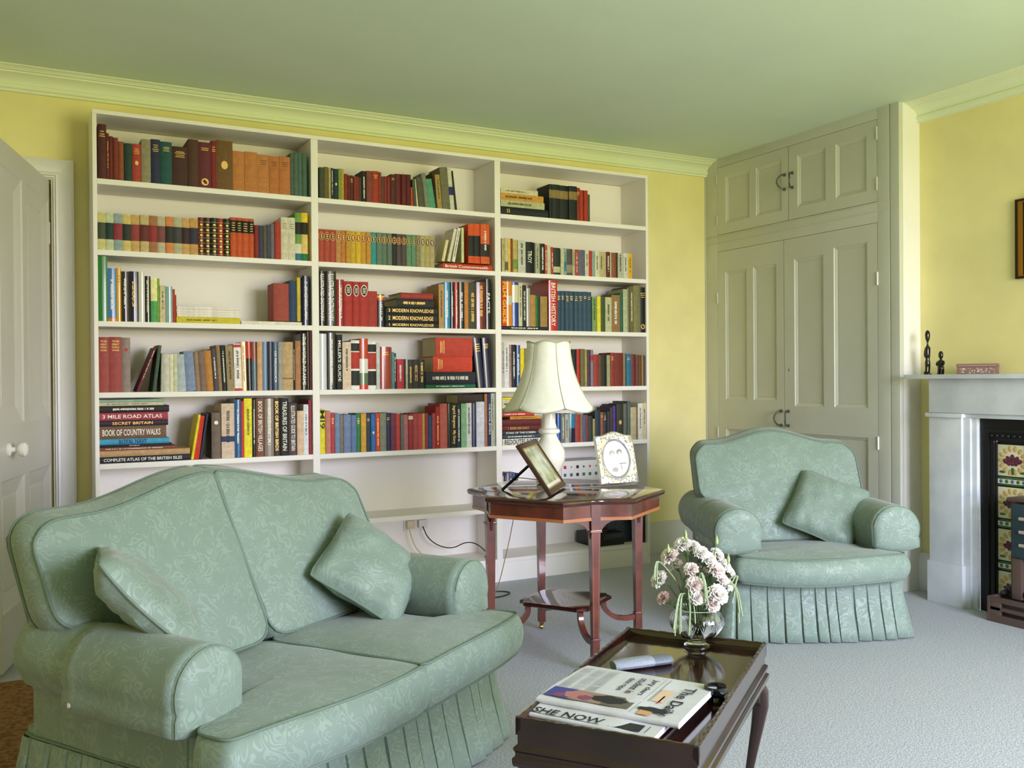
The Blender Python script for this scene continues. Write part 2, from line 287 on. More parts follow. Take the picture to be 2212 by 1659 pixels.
BOOKS='''
#1s1
-10120 370 2476 0.0 0 4a1a14 t
-9750 110 2106 0.0 0 6b1f1c v
-9640 170 1976 0.0 0 6a241c 
-9470 210 1926 0.0 0 7a2e20 
-9260 250 1786 0.0 0 8a4a2e 
-9010 340 1726 0.0 0 16382e 
-8670 390 1746 0.0 0 a8382c te
-8280 410 2006 0.0 0 8c8468 
-7870 420 2046 0.0 0 1c2444 t
-7450 510 1986 0.0 0 0f4a48 t
-6940 730 1836 0.0 0 3c1a12 t
-6210 470 2246 0.0 0 4a2818 
-5740 570 2166 0.0 0 5c1c28 tE
-5170 240 2286 0.0 0 7c1c20 t
-4930 780 2366 0.0 0 6b4a1e e
-4150 560 1926 0.0 0 b87438 
-3590 610 1956 0.0 0 b87438 
-2980 570 1886 0.0 0 b8763c d
-2410 490 1866 0.0 0 b46c34 d
-1920 550 1896 0.0 0 b46e36 d
-1370 180 2106 0.0 0 4c5a50 
-1190 210 2146 0.0 0 4a6458 
-980 210 2166 0.0 0 4a6458 
-770 240 2176 0.0 0 42604e 
#1s2
-10160 340 1677 0.0 0 c8c07c m3c4430
-9820 340 1687 0.0 0 c0c4a0 m14302c
-9480 370 1687 0.0 0 8aa0a0 m8c2838
-9110 360 1687 0.0 0 d0b870 m1c2c24
-8750 390 1697 0.0 0 c4a060 m8c3434
-8360 380 1707 0.0 0 c0aa78 m602420
-7980 370 1707 0.0 0 a06a40 m8c2828
-7610 360 1707 0.0 0 b8b094 m784040
-7250 360 1717 0.0 0 d08048 m242420
-6890 370 1707 0.0 0 b0ac88 m3c3838
-6520 350 1707 0.0 0 c89c60 m301820
-6170 380 1727 0.0 0 c09450 m28243c
-5790 280 1797 0.0 0 5c1814 gr
-5510 310 1807 0.0 0 2c1410 gr
-5200 300 1817 0.0 0 14181c gr
-4900 290 1817 0.0 0 8c2418 gr
-4610 300 1817 0.0 0 10140f gr
-4310 290 1907 0.0 0 c05020 k
-4020 270 1907 0.0 0 c05020 k
-3750 330 1907 0.0 0 c05020 k
-3420 250 1907 0.0 0 c05020 k
-3170 230 1607 0.0 0 7c1c20 
-2940 200 1607 0.0 0 2c3c54 
-2740 180 1617 0.0 0 5c4c40 
-2560 200 1677 0.0 0 3c4454 
-2360 190 1747 0.0 0 6c6470 
-2170 300 1847 0.0 0 a83020 
-1870 350 2097 0.0 0 d0c8b0 d
-1520 370 2107 0.0 0 d0c8b0 d
-1150 330 2387 0.0 0 6c9440 B14140f:55:80,d8d4c0:15:35,207080:0:15
-820 320 2407 0.0 0 e0c020 B14140f:55:80,e0c070:15:55,187048:0:15
#1s3
-10190 430 2948 0.0 0 2c7434 g
-9760 370 2418 0.0 0 4a78b0 gwBd07828:0:6
-9390 200 2448 0.0 0 d8a020 gd
-9190 330 2298 0.0 0 2a2228 gw
-8860 410 2318 0.0 0 14142c gv
-8450 270 2308 0.0 0 d0ccc0 g
-8180 250 2128 0.0 0 141414 gw
-7930 290 2048 0.0 0 e8e4a0 B4c9c58:0:48
-7640 110 2048 0.0 0 7ca040 
-7530 250 1728 0.0 0 c8bc90 D
-7280 310 1678 0.0 0 88a8a8 g
-6970 110 1568 0.0 0 a83820 
-6860 70 1308 0.0 0 a83820 
-2240 760 1863 0.0 195 983c2c 
-1480 390 2013 0.0 195 1c3a5c 
-1090 180 2183 0.0 195 c8b030 
-910 60 2203 0.0 195 20242c 
-830 380 2488 0.0 0 14143c gw
#1s4
-10190 470 2512 0.0 0 98403c X:THE#GREAT#WORLD#WAR
-9720 530 2522 0.0 0 98403c X:THE#GREAT#WORLD#WAR
-9190 370 2502 0.0 0 8c7c74 o
-8590 112 2181 21.3 0 6c2028 w
-7900 159 2169 7.2 0 3c5040 
-7530 120 1801 1.3 0 a8a898 
-7410 280 1752 0.0 0 c8c4b4 
-7130 170 1752 0.0 0 d8d4b8 
-6960 170 1762 0.0 0 c8c8a0 
-6790 410 1747 -1.5 0 a8b4b8 
-6380 439 1891 -4.1 0 7888a8 
-5940 210 1859 -3.4 0 94785c 
-5730 289 1897 -3.5 0 7c6458 
-5440 329 1935 -3.7 0 b87c30 
-5110 200 2020 -3.8 0 4c4450 w
-4910 190 2200 -3.1 0 8c7050 
-4720 220 2199 -2.7 0 1c2420 w
-4500 350 2176 -2.5 0 948058 D
-4150 350 2278 -1.5 0 e8e0dc DBb83030:92:98,b83030:0:5
-3800 230 2370 -1.3 0 d0a040 gD
-3570 250 2390 -1.1 0 c03820 gB1c1414:0:66
-3320 240 2381 -0.6 0 8c5048 gB506878:0:60
-3080 250 2382 0.0 0 d0a070 
-2830 250 2392 0.0 0 6c88a8 g
-2580 270 2402 0.0 0 1c2440 g
-2310 270 2392 0.0 0 3c5470 gw
-2040 200 2392 0.0 0 9c9c98 
-1840 540 2392 0.0 0 b89c70 B8c6038:23:26
-1300 90 2392 0.0 0 1c1c18 w
-1210 280 2452 0.0 0 b07850 
-930 330 2822 0.0 0 18140f gX:THE WORLD AT ARMS
-600 130 2932 0.0 0 141014 g
-470 100 2962 0.0 0 5c2020 
#1s5
-6210 118 2140 9.4 0 e0cc20 
-6090 79 2089 8.8 0 c83420 
-6010 79 2088 8.4 0 c83420 
-5930 89 2074 7.9 0 c83420 
-5830 109 2189 8.9 0 1c2844 
-5250 430 2211 0.0 0 6c5c50 o
-4790 610 2631 0.0 0 d0b8a0 DB1c2c5c:30:40
-4180 320 2811 0.0 0 2c5c90 gw
-3860 130 2741 0.0 0 c83c28 
-3730 380 2861 0.0 0 e8d820 D
-3350 190 2801 0.0 0 1c1c14 gw
-3160 420 2851 0.0 0 784830 X:BOOK OF BRITISH VILLAGES
-2740 440 2841 0.0 0 8c8078 gw
-2300 320 2831 0.0 0 3c3024 X:BOOK OF BRITISH BIRDS
-1980 430 2831 0.0 0 14140f X:TREASURES OF BRITAIN
-1550 410 2591 0.0 0 4c3c3c X:ILLUSTRATED GUIDE TO BRITAIN
-1140 340 2201 0.0 0 d8b898 
-800 250 2511 0.0 0 d8dce0 D
-550 180 2741 0.0 0 8c3038 
#2s1
90 260 1556 0.0 0 3c4430 
350 230 1606 0.0 0 6c5c34 
580 120 1576 0.0 0 b0a060 
700 140 1576 0.0 0 20303c w
840 260 1556 0.0 0 1c2c34 e
1100 140 1596 0.0 0 78943c 
1240 170 1596 0.0 0 b09434 
1410 190 1356 0.0 0 7c2c20 
1600 100 1296 0.0 0 6c2018 
1700 210 1306 0.0 0 4c2018 t
1910 170 1266 0.0 0 7c2c1c 
2080 90 1276 0.0 0 8c2c1c 
2170 160 1246 0.0 0 4c2c20 
2330 250 1596 0.0 0 141c18 w
2580 340 1626 0.0 0 7c382c 
2920 350 1656 0.0 0 9c3018 t
3270 130 1626 0.0 0 8c3424 
3400 160 1416 0.0 0 5c382c 
3560 170 1436 0.0 0 7c2820 
3730 170 1446 0.0 0 7c2820 
3900 280 1576 0.0 0 4c2018 t
4180 330 1636 0.0 0 5c1414 
4510 280 1636 0.0 0 5c1410 
4790 250 1646 0.0 0 501414 
5040 170 1004 -2.0 0 c03818 
5210 180 1433 -3.8 0 40503c 
5390 100 1467 -5.1 0 e0d8b0 
5490 378 1545 -5.9 0 504c38 
5870 258 1814 -7.4 0 788070 
6130 385 1535 -9.4 0 4c9474 
6520 69 1909 -7.8 0 3c1c10 
6590 289 1820 -5.0 0 a08844 D
6880 458 2235 -4.8 0 6c6850 
7340 259 2223 -5.0 0 c8c8b0 B20286c:35:55
7600 149 2111 -6.4 0 202020 
#2s2
40 290 1657 0.0 0 a84430 Ok
330 300 1657 0.0 0 a84430 Ok
630 300 1657 0.0 0 a84430 Ok
930 270 1657 0.0 0 b8824c Or
1200 260 1667 0.0 0 b87434 Or
1460 250 1667 0.0 0 c09030 Ok
1710 290 1667 0.0 0 c8a02c Or
2000 270 1667 0.0 0 d0ac20 Or
2270 280 1667 0.0 0 c49030 Or
2550 250 1677 0.0 0 c08830 Or
2800 310 1677 0.0 0 2c8c8c Ok
3110 290 1677 0.0 0 5c7464 Ok
3400 290 1677 0.0 0 58705c Or
3690 270 1677 0.0 0 5c7060 Ok
3960 270 1687 0.0 0 1c1c20 Or
4230 270 1687 0.0 0 4c4444 Or
4500 280 1687 0.0 0 50403c Or
4780 280 1687 0.0 0 5c8464 On
5060 260 1697 0.0 0 608868 On
5320 240 1697 0.0 0 847c5c Ok
5560 270 1697 0.0 0 a8a070 Ob
5830 270 1697 0.0 0 ac9c60 Ok
6100 290 1697 0.0 0 a89c6c Ob
6810 175 1192 12.9 375 d8d0a0 
7120 175 1841 13.2 375 d8d0b8 
7390 186 1891 11.3 375 e0dcd0 D
7990 160 1912 0.0 375 c8c898 
8380 380 2142 0.0 375 d05018 B14140f:18:70w
8760 370 2172 0.0 375 d05018 B14140f:18:70w
9130 550 2182 0.0 375 d05820 B1c1c18:18:50D
#2s3
20 350 2758 0.0 0 140f10 gX:ILLUSTRATED DICTIONARY
370 560 2778 0.0 0 140f10 gX:ILLUSTRATED DICTIONARY
930 410 2378 0.0 0 8c1c20 gw
1340 450 2308 0.0 0 a82820 Ow
1790 380 2298 0.0 0 a82820 Ow
2170 460 2308 0.0 0 a82820 Ow
2630 490 1848 0.0 0 a02c20 
3120 410 1698 0.0 0 14142c gwBd8b020:90:97,c03020:82:90
6600 310 2378 0.0 0 b08850 D
6910 350 2498 0.0 0 3c88b4 gw
7260 250 2508 0.0 0 1c2430 gw
7510 260 2528 0.0 0 a02820 gw
7770 350 2538 0.0 0 14201c gw
8120 250 2518 0.0 0 c07c38 
8370 520 2538 0.0 0 3c3c28 v
8890 540 2588 0.0 0 6c2428 gv
9430 350 2778 0.0 0 0f0f0f gX:FACTS
#2s4
10 390 2832 0.0 0 c8ccd0 g
400 510 2892 0.0 0 14141c gw
910 320 2802 0.0 0 141410 X:MILLER'S GUIDE
1230 460 2432 0.0 0 d8c0a8 D
1690 450 2522 0.0 0 e8e4e0 B1c1c1c:78:94,b03020:42:76,1c1c1c:8:38
2140 460 2622 0.0 0 b83820 gBc82818:0:9,5c7050:9:32,d8d4c8:32:60
2600 440 2472 0.0 0 e8e8e4 B1c1c1c:78:94,b03020:42:76,1c1c1c:8:38
3040 200 2402 0.0 0 c8ccc8 
3240 580 2202 0.0 0 982018 gt
3820 80 2182 0.0 0 5c6450 
3900 130 1942 0.0 0 5c8c94 
4030 130 1882 0.0 0 2c3c44 w
4160 400 1562 0.0 0 b83040 w
4560 120 1562 0.0 0 2c2c20 
4680 120 1562 0.0 0 c0c0a8 
4800 280 1542 0.0 0 3c3c34 v
5080 350 1542 0.0 0 342c28 v
5430 350 1552 0.0 0 2c2824 v
8890 458 2753 -5.6 0 14143c gt
9370 439 2763 -3.9 0 14143c gt
#2s5
10 310 2251 0.0 0 dcd028 X!:MI9
320 260 2161 0.0 0 c07868 
580 230 2041 0.0 0 b03c44 t
810 260 2021 0.0 0 6c88a8 
1070 200 1941 0.0 0 7c7064 
1270 390 1951 0.0 0 7080a0 
1660 280 1921 0.0 0 6078a0 
1940 240 1991 0.0 0 2c7c44 t
2180 290 1981 0.0 0 d09c38 
2470 260 1951 0.0 0 2c3c48 t
2730 250 1961 0.0 0 2868a8 e
2980 230 1971 0.0 0 c84428 v
3210 350 1981 0.0 0 7c806c 
3560 250 1981 0.0 0 2c3450 t
3810 300 1951 0.0 0 6c3048 
4110 250 1911 0.0 0 b84038 
4360 170 1881 0.0 0 5c6860 
4530 270 1871 0.0 0 a86870 
4800 260 1911 0.0 0 982c2c Bd8c8a8:84:94
5060 280 1921 0.0 0 a04444 
5340 260 1901 0.0 0 b84448 
5600 160 1911 0.0 0 c89850 
5760 200 1921 0.0 0 8c3c40 
5960 200 1791 0.0 0 2c4878 
6160 210 1911 0.0 0 a04048 
6370 250 2251 0.0 0 a82020 v
6620 450 2411 0.0 0 b85c50 
7070 150 2411 0.0 0 1c2c20 g
7220 420 2401 0.0 0 14140f X:Ingrid Bergman  My Story
7640 230 2371 0.0 0 1c3040 w
7870 330 2391 0.0 0 80ac80 
8200 330 2411 0.0 0 c8ccc8 D
8530 270 2401 0.0 0 2c2c54 g
8800 500 2471 0.0 0 c8c8d4 
9300 170 2901 0.0 0 a87048 
9470 230 2901 0.0 0 1c1c50 X:THE ROYAL JEWELS
9700 270 2921 0.0 0 a8ac98 D
#3s1
13530 220 1956 0.0 0 0f1a18 L
13750 550 1976 0.0 0 0f1a18 L
14300 560 1966 0.0 0 0f1a18 L
14860 560 1976 0.0 0 0f1a18 L
15420 240 1926 0.0 0 8c2c1c t
15660 240 1816 0.0 0 a83418 
15900 260 1806 0.0 0 a83418 
16160 190 1606 0.0 0 4c5044 
#3s2
10480 180 1877 0.0 0 c0b078 D
10660 210 1887 0.0 0 c8b888 B5c5c50:5:30
10870 170 1887 0.0 0 d8b850 
11040 130 1887 0.0 0 8c3820 
11170 310 1837 0.0 0 b8a860 B70943c:10:40
11480 490 1817 0.0 0 c0c0b0 D
11970 520 1767 0.0 0 0f0f10 X:TROY
12490 110 1737 0.0 0 2c4034 
12600 310 1737 0.0 0 a8a888 D
12910 340 1727 0.0 0 14100f w
13250 150 1677 0.0 0 b84430 D
13400 250 1647 0.0 0 c8c4a0 
13650 150 1567 0.0 0 b02c2c w
13800 480 1547 0.0 0 1c2820 Bb8b890:8:30
14280 230 1517 0.0 0 c0bc94 
14510 190 1557 0.0 0 80a0a0 DB308090:15:50
14700 420 1537 0.0 0 504840 B8c8468:10:40
15120 180 1517 0.0 0 b0ac8c D
15300 180 1527 0.0 0 b83020 w
15480 490 1527 0.0 0 605c6c 
15970 260 1507 0.0 0 c8c8b0 D
16230 210 1517 0.0 0 b83018 
16440 200 1507 0.0 0 8ca098 
16640 310 1497 0.0 0 d0ccb4 D
16950 300 1497 0.0 0 b8ac78 D
17250 190 1507 0.0 0 b8ac78 
17440 280 1517 0.0 0 5c1c20 w
17720 120 1507 0.0 0 c0b88c 
17840 290 1497 0.0 0 8c4c2c 
18130 150 1507 0.0 0 2c2014 
18280 400 1507 0.0 0 b4b4a0 D
18680 340 1517 0.0 0 c8c8b8 D
19020 300 1497 0.0 0 d8a828 D
#3s3
10430 290 2533 0.0 205 d03818 X!:FILM GUIDE
10720 380 2503 0.0 205 d88420 g B:c4bca4:48:68
11100 410 2473 0.0 205 1c3c8c g B:d4ccac:54:94
11510 240 2453 0.0 205 c8c4a0 D
11750 240 2333 0.0 205 1c1814 w
11990 270 2173 0.0 205 a09c90 g
12260 350 1803 0.0 205 b0803c 
12610 160 1773 0.0 205 107044 
12770 130 1773 0.0 205 2c3020 
12900 480 1743 0.0 205 9c7c40 
13460 570 2888 0.0 0 c02818 gX:BRITISH HISTORY
14030 270 2298 0.0 0 2c485c t
14300 260 2308 0.0 0 2c485c t
14560 310 2308 0.0 0 2c485c t
14870 300 2308 0.0 0 2c485c t
15170 300 2308 0.0 0 2c485c t
15470 310 2308 0.0 0 2c485c t
15780 310 2318 0.0 0 2c485c t
16090 280 2308 0.0 0 2c485c t
16430 330 2048 0.0 0 78945c D
16760 260 2078 0.0 0 e0d020 
17020 340 2068 0.0 0 3c4c2c 
17360 450 2058 0.0 0 b8b890 D
17810 620 2218 0.0 0 8c6c40 D
18430 210 2348 0.0 0 205c48 
18640 330 2578 0.0 0 b0b088 
18970 140 2708 0.0 0 6c7c60 
19110 300 2778 0.0 0 6c5c30 D
19410 420 2818 0.0 0 7c7848 
19830 520 2748 0.0 0 0f1410 gtE
#3s4
10400 190 2552 0.0 0 b8b0a8 D
10590 290 2522 0.0 0 d8d8dc D
10880 150 2402 0.0 0 a88880 D
11030 310 2402 0.0 0 14141c w
11340 260 2382 0.0 0 2c4c8c gw
11600 270 2202 0.0 0 e0cc10 
11870 270 2202 0.0 0 8c7c64 
14640 390 2162 0.0 0 1c2830 
15030 310 2182 0.0 0 141410 
15340 230 2192 0.0 0 b03020 
15570 310 2202 0.0 0 6c6038 
15880 190 2182 0.0 0 909048 v
16070 230 2162 0.0 0 4c2c48 
16300 190 2162 0.0 0 7c7c84 Ba83020:70:85
16490 340 1882 0.0 0 983028 
16830 270 1862 0.0 0 5c3c24 
17100 350 1892 0.0 0 14140f 
17450 260 1852 0.0 0 98986c 
17710 280 2002 0.0 0 8c2c1c t
17990 650 1992 0.0 0 702418 
18640 190 1982 0.0 0 787458 
18830 360 1942 0.0 0 206888 t
19190 310 1922 0.0 0 6c2c2c 
19500 250 1882 0.0 0 6c3420 
19750 240 1862 0.0 0 4c4024 
19990 120 1862 0.0 0 c07820 
20110 200 1852 0.0 0 3c3c44 
#3s5
13960 260 1671 0.0 0 2050a0 g
14220 290 1681 0.0 0 6c6c60 D
14510 300 1651 0.0 0 a8a898 D
14810 370 1671 0.0 0 2078a0 gB142038:0:50
15180 380 1611 0.0 0 983428 
15560 180 1581 0.0 0 7c6c50 
15740 220 1581 0.0 0 4c5478 
15960 150 1571 0.0 0 7c3424 
16110 320 1501 0.0 0 2c3430 
16430 160 1331 0.0 0 98904c 
16590 390 1831 0.0 0 1c2c3c 
16980 220 1711 0.0 0 8c4c2c t
17200 230 1701 0.0 0 283040 t
17430 210 1741 0.0 0 2c2c30 
17640 230 1971 0.0 0 3c2c28 
17870 220 2061 0.0 0 4c3080 
18090 510 2151 0.0 0 2c2c20 e
18600 290 2191 0.0 0 5c6058 
18890 230 2321 0.0 0 4c5c54 
19120 460 1961 0.0 0 b0a480 
19580 110 1961 0.0 0 8c6c4c 
19690 350 2191 0.0 0 d0ccc4 D
20040 250 2211 0.0 0 c8b890 D
'''
STACKS='''
#1s3
-6800 2940 290 14052 c8b820 D
-6780 2910 110 14346 e8e0d8 
-6780 2910 120 14460 e8e0d8 
-6790 2930 120 14584 e8e0d8 
-6780 2910 120 14708 e8e0d8 
#1s3
-3820 2970 160 14052 e0dccc 
#1s5
-10190 3930 290 7579 1c1c28 X:COMPLETE ATLAS OF THE BRITISH ISLES
-10190 3930 270 7873 b89468 
-10190 3330 150 8147 7c4028 D
-10190 3120 120 8301 141820 X:Antiques
-10190 3020 250 8425 3c98bc X!:ROYAL NAVY
-10180 2880 580 8679 70503c X:BOOK OF COUNTRY WALKS
-10180 2960 260 9263 2c1c2c X:SECRET BRITAIN
-10180 2960 350 9527 a03848 X:3 MILE ROAD ATLAS
-10170 3000 310 9881 241820 w
-10170 2780 150 10195 c8c09c D
-10170 2780 130 10349 90a898 
#2s2
6840 3000 300 17283 c0381c X:British Commonwealth
#2s3
3570 3020 280 14052 10140f X:1  MODERN KNOWLEDGE
3570 2960 420 14336 10140f X:2  MODERN KNOWLEDGE
3580 2980 370 14760 10140f X:3  MODERN KNOWLEDGE
4200 2130 450 15134 181c1c v
4430 1840 310 15588 983028 
#2s4
5810 2970 210 10818 106040 w
5810 2950 670 11032 10141c w
6250 2330 820 11706 c8381c t
6390 2200 1030 12530 b83820 t
#2s5
7690 1520 500 9970 2c1c14 
#3s1
10430 3040 450 20494 10181a t
10430 2810 370 20948 b4b488 D
10440 2750 380 21322 c8923c D
10440 2390 280 21706 d0c8a0 D
#3s3
10430 3010 210 14052 1c1c1c w
#3s5
10410 2510 350 7579 d8d4c8 X!:REDOUTES ROSES
10480 2390 220 7933 30404c w
10410 2460 210 8157 2c3438 X:STARS OF THE SCREEN
10410 2520 290 8371 5c1c14 v
10410 2490 350 8665 5c1818 
10910 2020 160 9019 c88c28 D
10420 2050 250 9183 b43828 w
10420 1850 210 9437 8c6c40 
10420 1550 470 9651 c0b894 D
10430 1340 130 10125 e0cc20 
'''
# ------------------------------------------------------------------ room shell
XL_, XR_, YB, ZC = -3.0, 2.879, .271, 2.562
bm = B(); quad(bm, (XL_, YF, 0), (3.6, YF, 0), (3.6, 1.4, 0), (XL_, 1.4, 0)); struct('floor', bm, M_CARPET)
bm = B(); quad(bm, (XL_, YF, ZC), (XL_, 1.4, ZC), (3.6, 1.4, ZC), (3.6, YF, ZC)); struct('ceiling', bm, M_CEIL)
DX0, DX1, DZ = -2.01, -1.19, 2.081
bm = B()
box(bm, XL_, DX0, YB, YB+.12, 0, ZC); box(bm, DX1, 3.0, YB, YB+.12, 0, ZC); box(bm, DX0, DX1, YB, YB+.12, DZ, ZC)
struct('wall_back', bm, M_WALL)
bm = B(); box(bm, DX0-.3, DX1+.3, 1.3, 1.38, 0, ZC); box(bm, DX0-.38, DX0-.3, YB+.1, 1.38, 0, ZC); box(bm, DX1+.3, DX1+.38, YB+.1, 1.38, 0, ZC)
struct('wall_hall_lightstop', bm, M_WALL)  # unseen shell added behind the doorway to keep outside light from leaking in
bm = B(); box(bm, XL_-.1, XL_, YF-.1, YB+.12, 0, ZC); struct('wall_left', bm, M_WALL)
FY0, FY1, FZ = -1.70, -2.48, .93     # fire opening
bm = B(); box(bm, XR_, XR_+.1, FY0, YB+.12, 0, ZC); box(bm, XR_, XR_+.1, YF-.1, FY1, 0, ZC); box(bm, XR_, XR_+.1, FY1, FY0, FZ, ZC)
struct('wall_right', bm, M_WALL)
bm = B()
xs = [XL_] + [v for w_ in sorted(WINS) for v in w_[:2]] + [XR_+.1]
for i in range(0, len(xs), 2): box(bm, xs[i], xs[i+1], YF-.1, YF, 0, ZC)
for a, b, c, d in WINS: box(bm, a, b, YF-.1, YF, 0, c); box(bm, a, b, YF-.1, YF, d, ZC)
struct('wall_front', bm, M_WALL)
for i, (a, b, c, d) in enumerate(WINS):
    bm = B()
    for x0, x1, z0, z1 in ((a, a+.05, c, d), (b-.05, b, c, d), (a, b, c, c+.05), (a, b, d-.05, d), (a, b, (c+d)/2-.02, (c+d)/2+.02)):
        box(bm, x0, x1, YF-.06, YF-.02, z0, z1)
    n_ = 3 if b-a > 1.5 else 2
    for k in range(1, n_): box(bm, a+(b-a)*k/n_-.015, a+(b-a)*k/n_+.015, YF-.055, YF-.025, c, d)
    struct('window_%d' % (i+1), bm, M_WHITE)
# cornice: profile (distance from wall, height)
CP = [(0, 2.465), (.016, 2.465), (.018, 2.476), (.026, 2.480), (.028, 2.496), (.022, 2.500), (.026, 2.510), (.036, 2.522), (.052, 2.532), (.072, 2.538), (.074, 2.544), (.086, 2.546), (.090, 2.551), (.098, 2.550), (.102, 2.554), (.114, 2.555), (.120, 2.559), (.120, 2.562)]
def strip(name, P0, P1, nrm, prof, m):
    bm = B(); n = Vector(nrm)
    R = [[Vector((P[0], P[1], 0))+n*d+Vector((0, 0, z)) for d, z in prof] for P in (P0, P1)]
    loft(bm, R, closed=False, cap=False); return struct(name, bm, m, smooth=True)
strip('trim_1', (-3.0, YB), (2.717, YB), (0, -1, 0), CP, M_CORN)
strip('trim_2', (XR_, -1.266), (XR_, YF), (-1, 0, 0), CP, M_CORN)
strip('trim_3', (XL_, YF), (XL_, YB), (1, 0, 0), CP, M_CORN)
strip('trim_4', (XL_, YF), (XR_, YF), (0, 1, 0), CP, M_CORN)
BP = [(0, .199), (.008, .199), (.012, .197), (.012, .192), (.019, .186), (.019, .170), (.022, .165), (.022, 0)]
strip('baseboard_back', (2.046, YB), (2.717, YB), (0, -1, 0), BP, M_GREY)
strip('baseboard_right', (XR_, -1.266), (XR_, -1.442), (-1, 0, 0), BP, M_WHITE)
strip('baseboard_left', (XL_, YF), (XL_, YB), (1, 0, 0), BP, M_WHITE)
strip('baseboard_front', (XL_, YF), (XR_, YF), (0, 1, 0), BP, M_WHITE)
# door architrave
AP = [(0, 0), (0, .022), (.012, .028), (.020, .022), (.060, .018), (.066, .026), (.076, .028), (.080, .020), (.086, .020), (.090, .012), (.095, .010), (.095, 0)]
bm = B()
def arch(bm, xo, sgn):
    loft(bm, [[Vector((xo+sgn*a, YB-b, 0)) for a, b in AP], [Vector((xo+sgn*a, YB-b, DZ+.09-a)) for a, b in AP]], False, False)
arch(bm, DX1+.09, -1); arch(bm, DX0-.09, 1)
loft(bm, [[Vector((DX1+.09-a, YB-b, DZ+.09-a)) for a, b in AP], [Vector((DX0-.09+a, YB-b, DZ+.09-a)) for a, b in AP]], False, False)
struct('trim_5', bm, M_WHITE, smooth=True)
# open door leaf, hinged on the right jamb
H0 = Vector((-1.205, .235)); DVv = Vector((-.24, -.971)).normalized()
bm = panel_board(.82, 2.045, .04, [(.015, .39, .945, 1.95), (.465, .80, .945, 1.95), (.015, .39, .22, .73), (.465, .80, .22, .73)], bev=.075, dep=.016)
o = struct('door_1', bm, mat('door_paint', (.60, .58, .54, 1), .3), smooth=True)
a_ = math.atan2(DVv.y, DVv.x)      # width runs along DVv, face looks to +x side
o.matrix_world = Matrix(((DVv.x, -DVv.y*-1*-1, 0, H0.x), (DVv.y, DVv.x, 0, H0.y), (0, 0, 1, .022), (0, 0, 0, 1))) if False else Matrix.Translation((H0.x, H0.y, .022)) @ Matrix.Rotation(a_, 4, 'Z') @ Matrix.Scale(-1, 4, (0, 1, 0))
o.data.flip_normals()
kb = B(); K = Matrix.Rotation(-PI/2, 4, 'X')
lathe(kb, [(.0, 0), (.026, .0), (.026, .006), (.011, .012), (.010, .03), (.022, .036), (.029, .048), (.028, .060), (.016, .069), (0.001, .071)], 24, Matrix.Translation((.70, 0, .845)) @ Matrix.Rotation(PI/2, 4, 'X'))
k_ = link('door_knob', kb, M_CERAM, o); k_['kind'] = 'structure'
hb = B()
for z in (.25, 1.75): lathe(hb, [(.007, z), (.007, z+.1)], 10, Matrix.Translation((0, .004, 0)))
k_ = link('door_hinge', hb, M_WHITE, o); k_['kind'] = 'structure'

# ------------------------------------------------------------------ bookcase
S_Z = {'s1': 2.0494, 's2': 1.7283, 's3': 1.4052, 's4': 1.0818, 's5': .7579, 's6': .412, 's7': .128}
BAYS = {'1': (-1.0166, -.0356), '2': (0.0, .998), '3': (1.0341, 2.0272)}
bc = thing('bookcase', 'white painted wall bookcase with three bays of shelves full of books', 'bookcase', (0, 0, 0))
def part(name, parent, m, *boxes, bev=.0015, **k):
    bm = B()
    for b in boxes: box(bm, *b, bev=bev)
    return link(name, bm, m, parent, **k)
DPT = .268
part('top_board', bc, M_SHELF, (-1.0346, 2.0452, 0, DPT, 2.3415, 2.36))
for x0, x1 in ((-1.0346, -1.0168), (-.0354, -.0002), (.9982, 1.0339), (2.0274, 2.0452)):
    part('upright', bc, M_SHELF, (x0, x1, 0.0005, DPT, 0, 2.3412))
part('back_panel', bc, M_SHELF, (-1.0166, -.0356, .260, .267, .1, 2.34), (0, .998, .260, .267, .1, 2.34), (1.0341, 2.0272, .260, .267, .1, 2.34), bev=0)
for k, z in S_Z.items():
    for b, (x0, x1) in BAYS.items():
        if k == 's7': part('shelf', bc, M_SHELF, (x0, x1, .0, .2598, z-.022, z))
        elif k == 's6' and b == '1': continue
        else: part('shelf', bc, M_SHELF, (x0, x1, .0, .2598, z-.0245, z))
for b, (x0, x1) in BAYS.items():
    part('plinth', bc, M_SHELF, (x0, x1, .002, .02, 0, .1055))

# ------------------------------------------------------------------ books
CN = [('black', 16, 16, 18), ('dark grey', 62, 60, 58), ('grey', 125, 122, 118), ('pale grey', 190, 192, 190), ('white', 224, 220, 212), ('cream', 208, 198, 160), ('tan', 178, 146, 96), ('brown', 112, 76, 44), ('dark brown', 62, 36, 22), ('maroon', 92, 26, 28), ('dark red', 124, 34, 30), ('red', 186, 44, 34), ('rust red', 146, 60, 40), ('pink', 178, 104, 100), ('orange', 208, 104, 36), ('ochre', 196, 144, 48), ('yellow', 222, 200, 40), ('olive', 108, 98, 56), ('pale green', 140, 170, 130), ('green', 60, 124, 70), ('dark green', 36, 64, 46), ('grey-green', 96, 112, 96), ('teal', 50, 140, 140), ('sky blue', 74, 140, 184), ('blue', 44, 92, 144), ('dusty blue', 110, 132, 168), ('navy', 22, 28, 70), ('slate blue', 48, 66, 88), ('purple', 80, 48, 110), ('mauve', 108, 72, 88)]
def cname(h):
    r, g, b = (int(h[i:i+2], 16) for i in (0, 2, 4))
    return min(CN, key=lambda c: (c[1]-r)**2+(c[2]-g)**2+(c[3]-b)**2)[0]
def bmat(h, gl=False):
    return mat(('jacket_' if gl else 'cloth_')+h, h, .2 if gl else .62, var=.0 if gl else .12, vscale=60, coat=.25 if gl else 0)
def spine_pt(u, w_, bul): return (u*w_, -bul*(1-(2*u-1)**2))
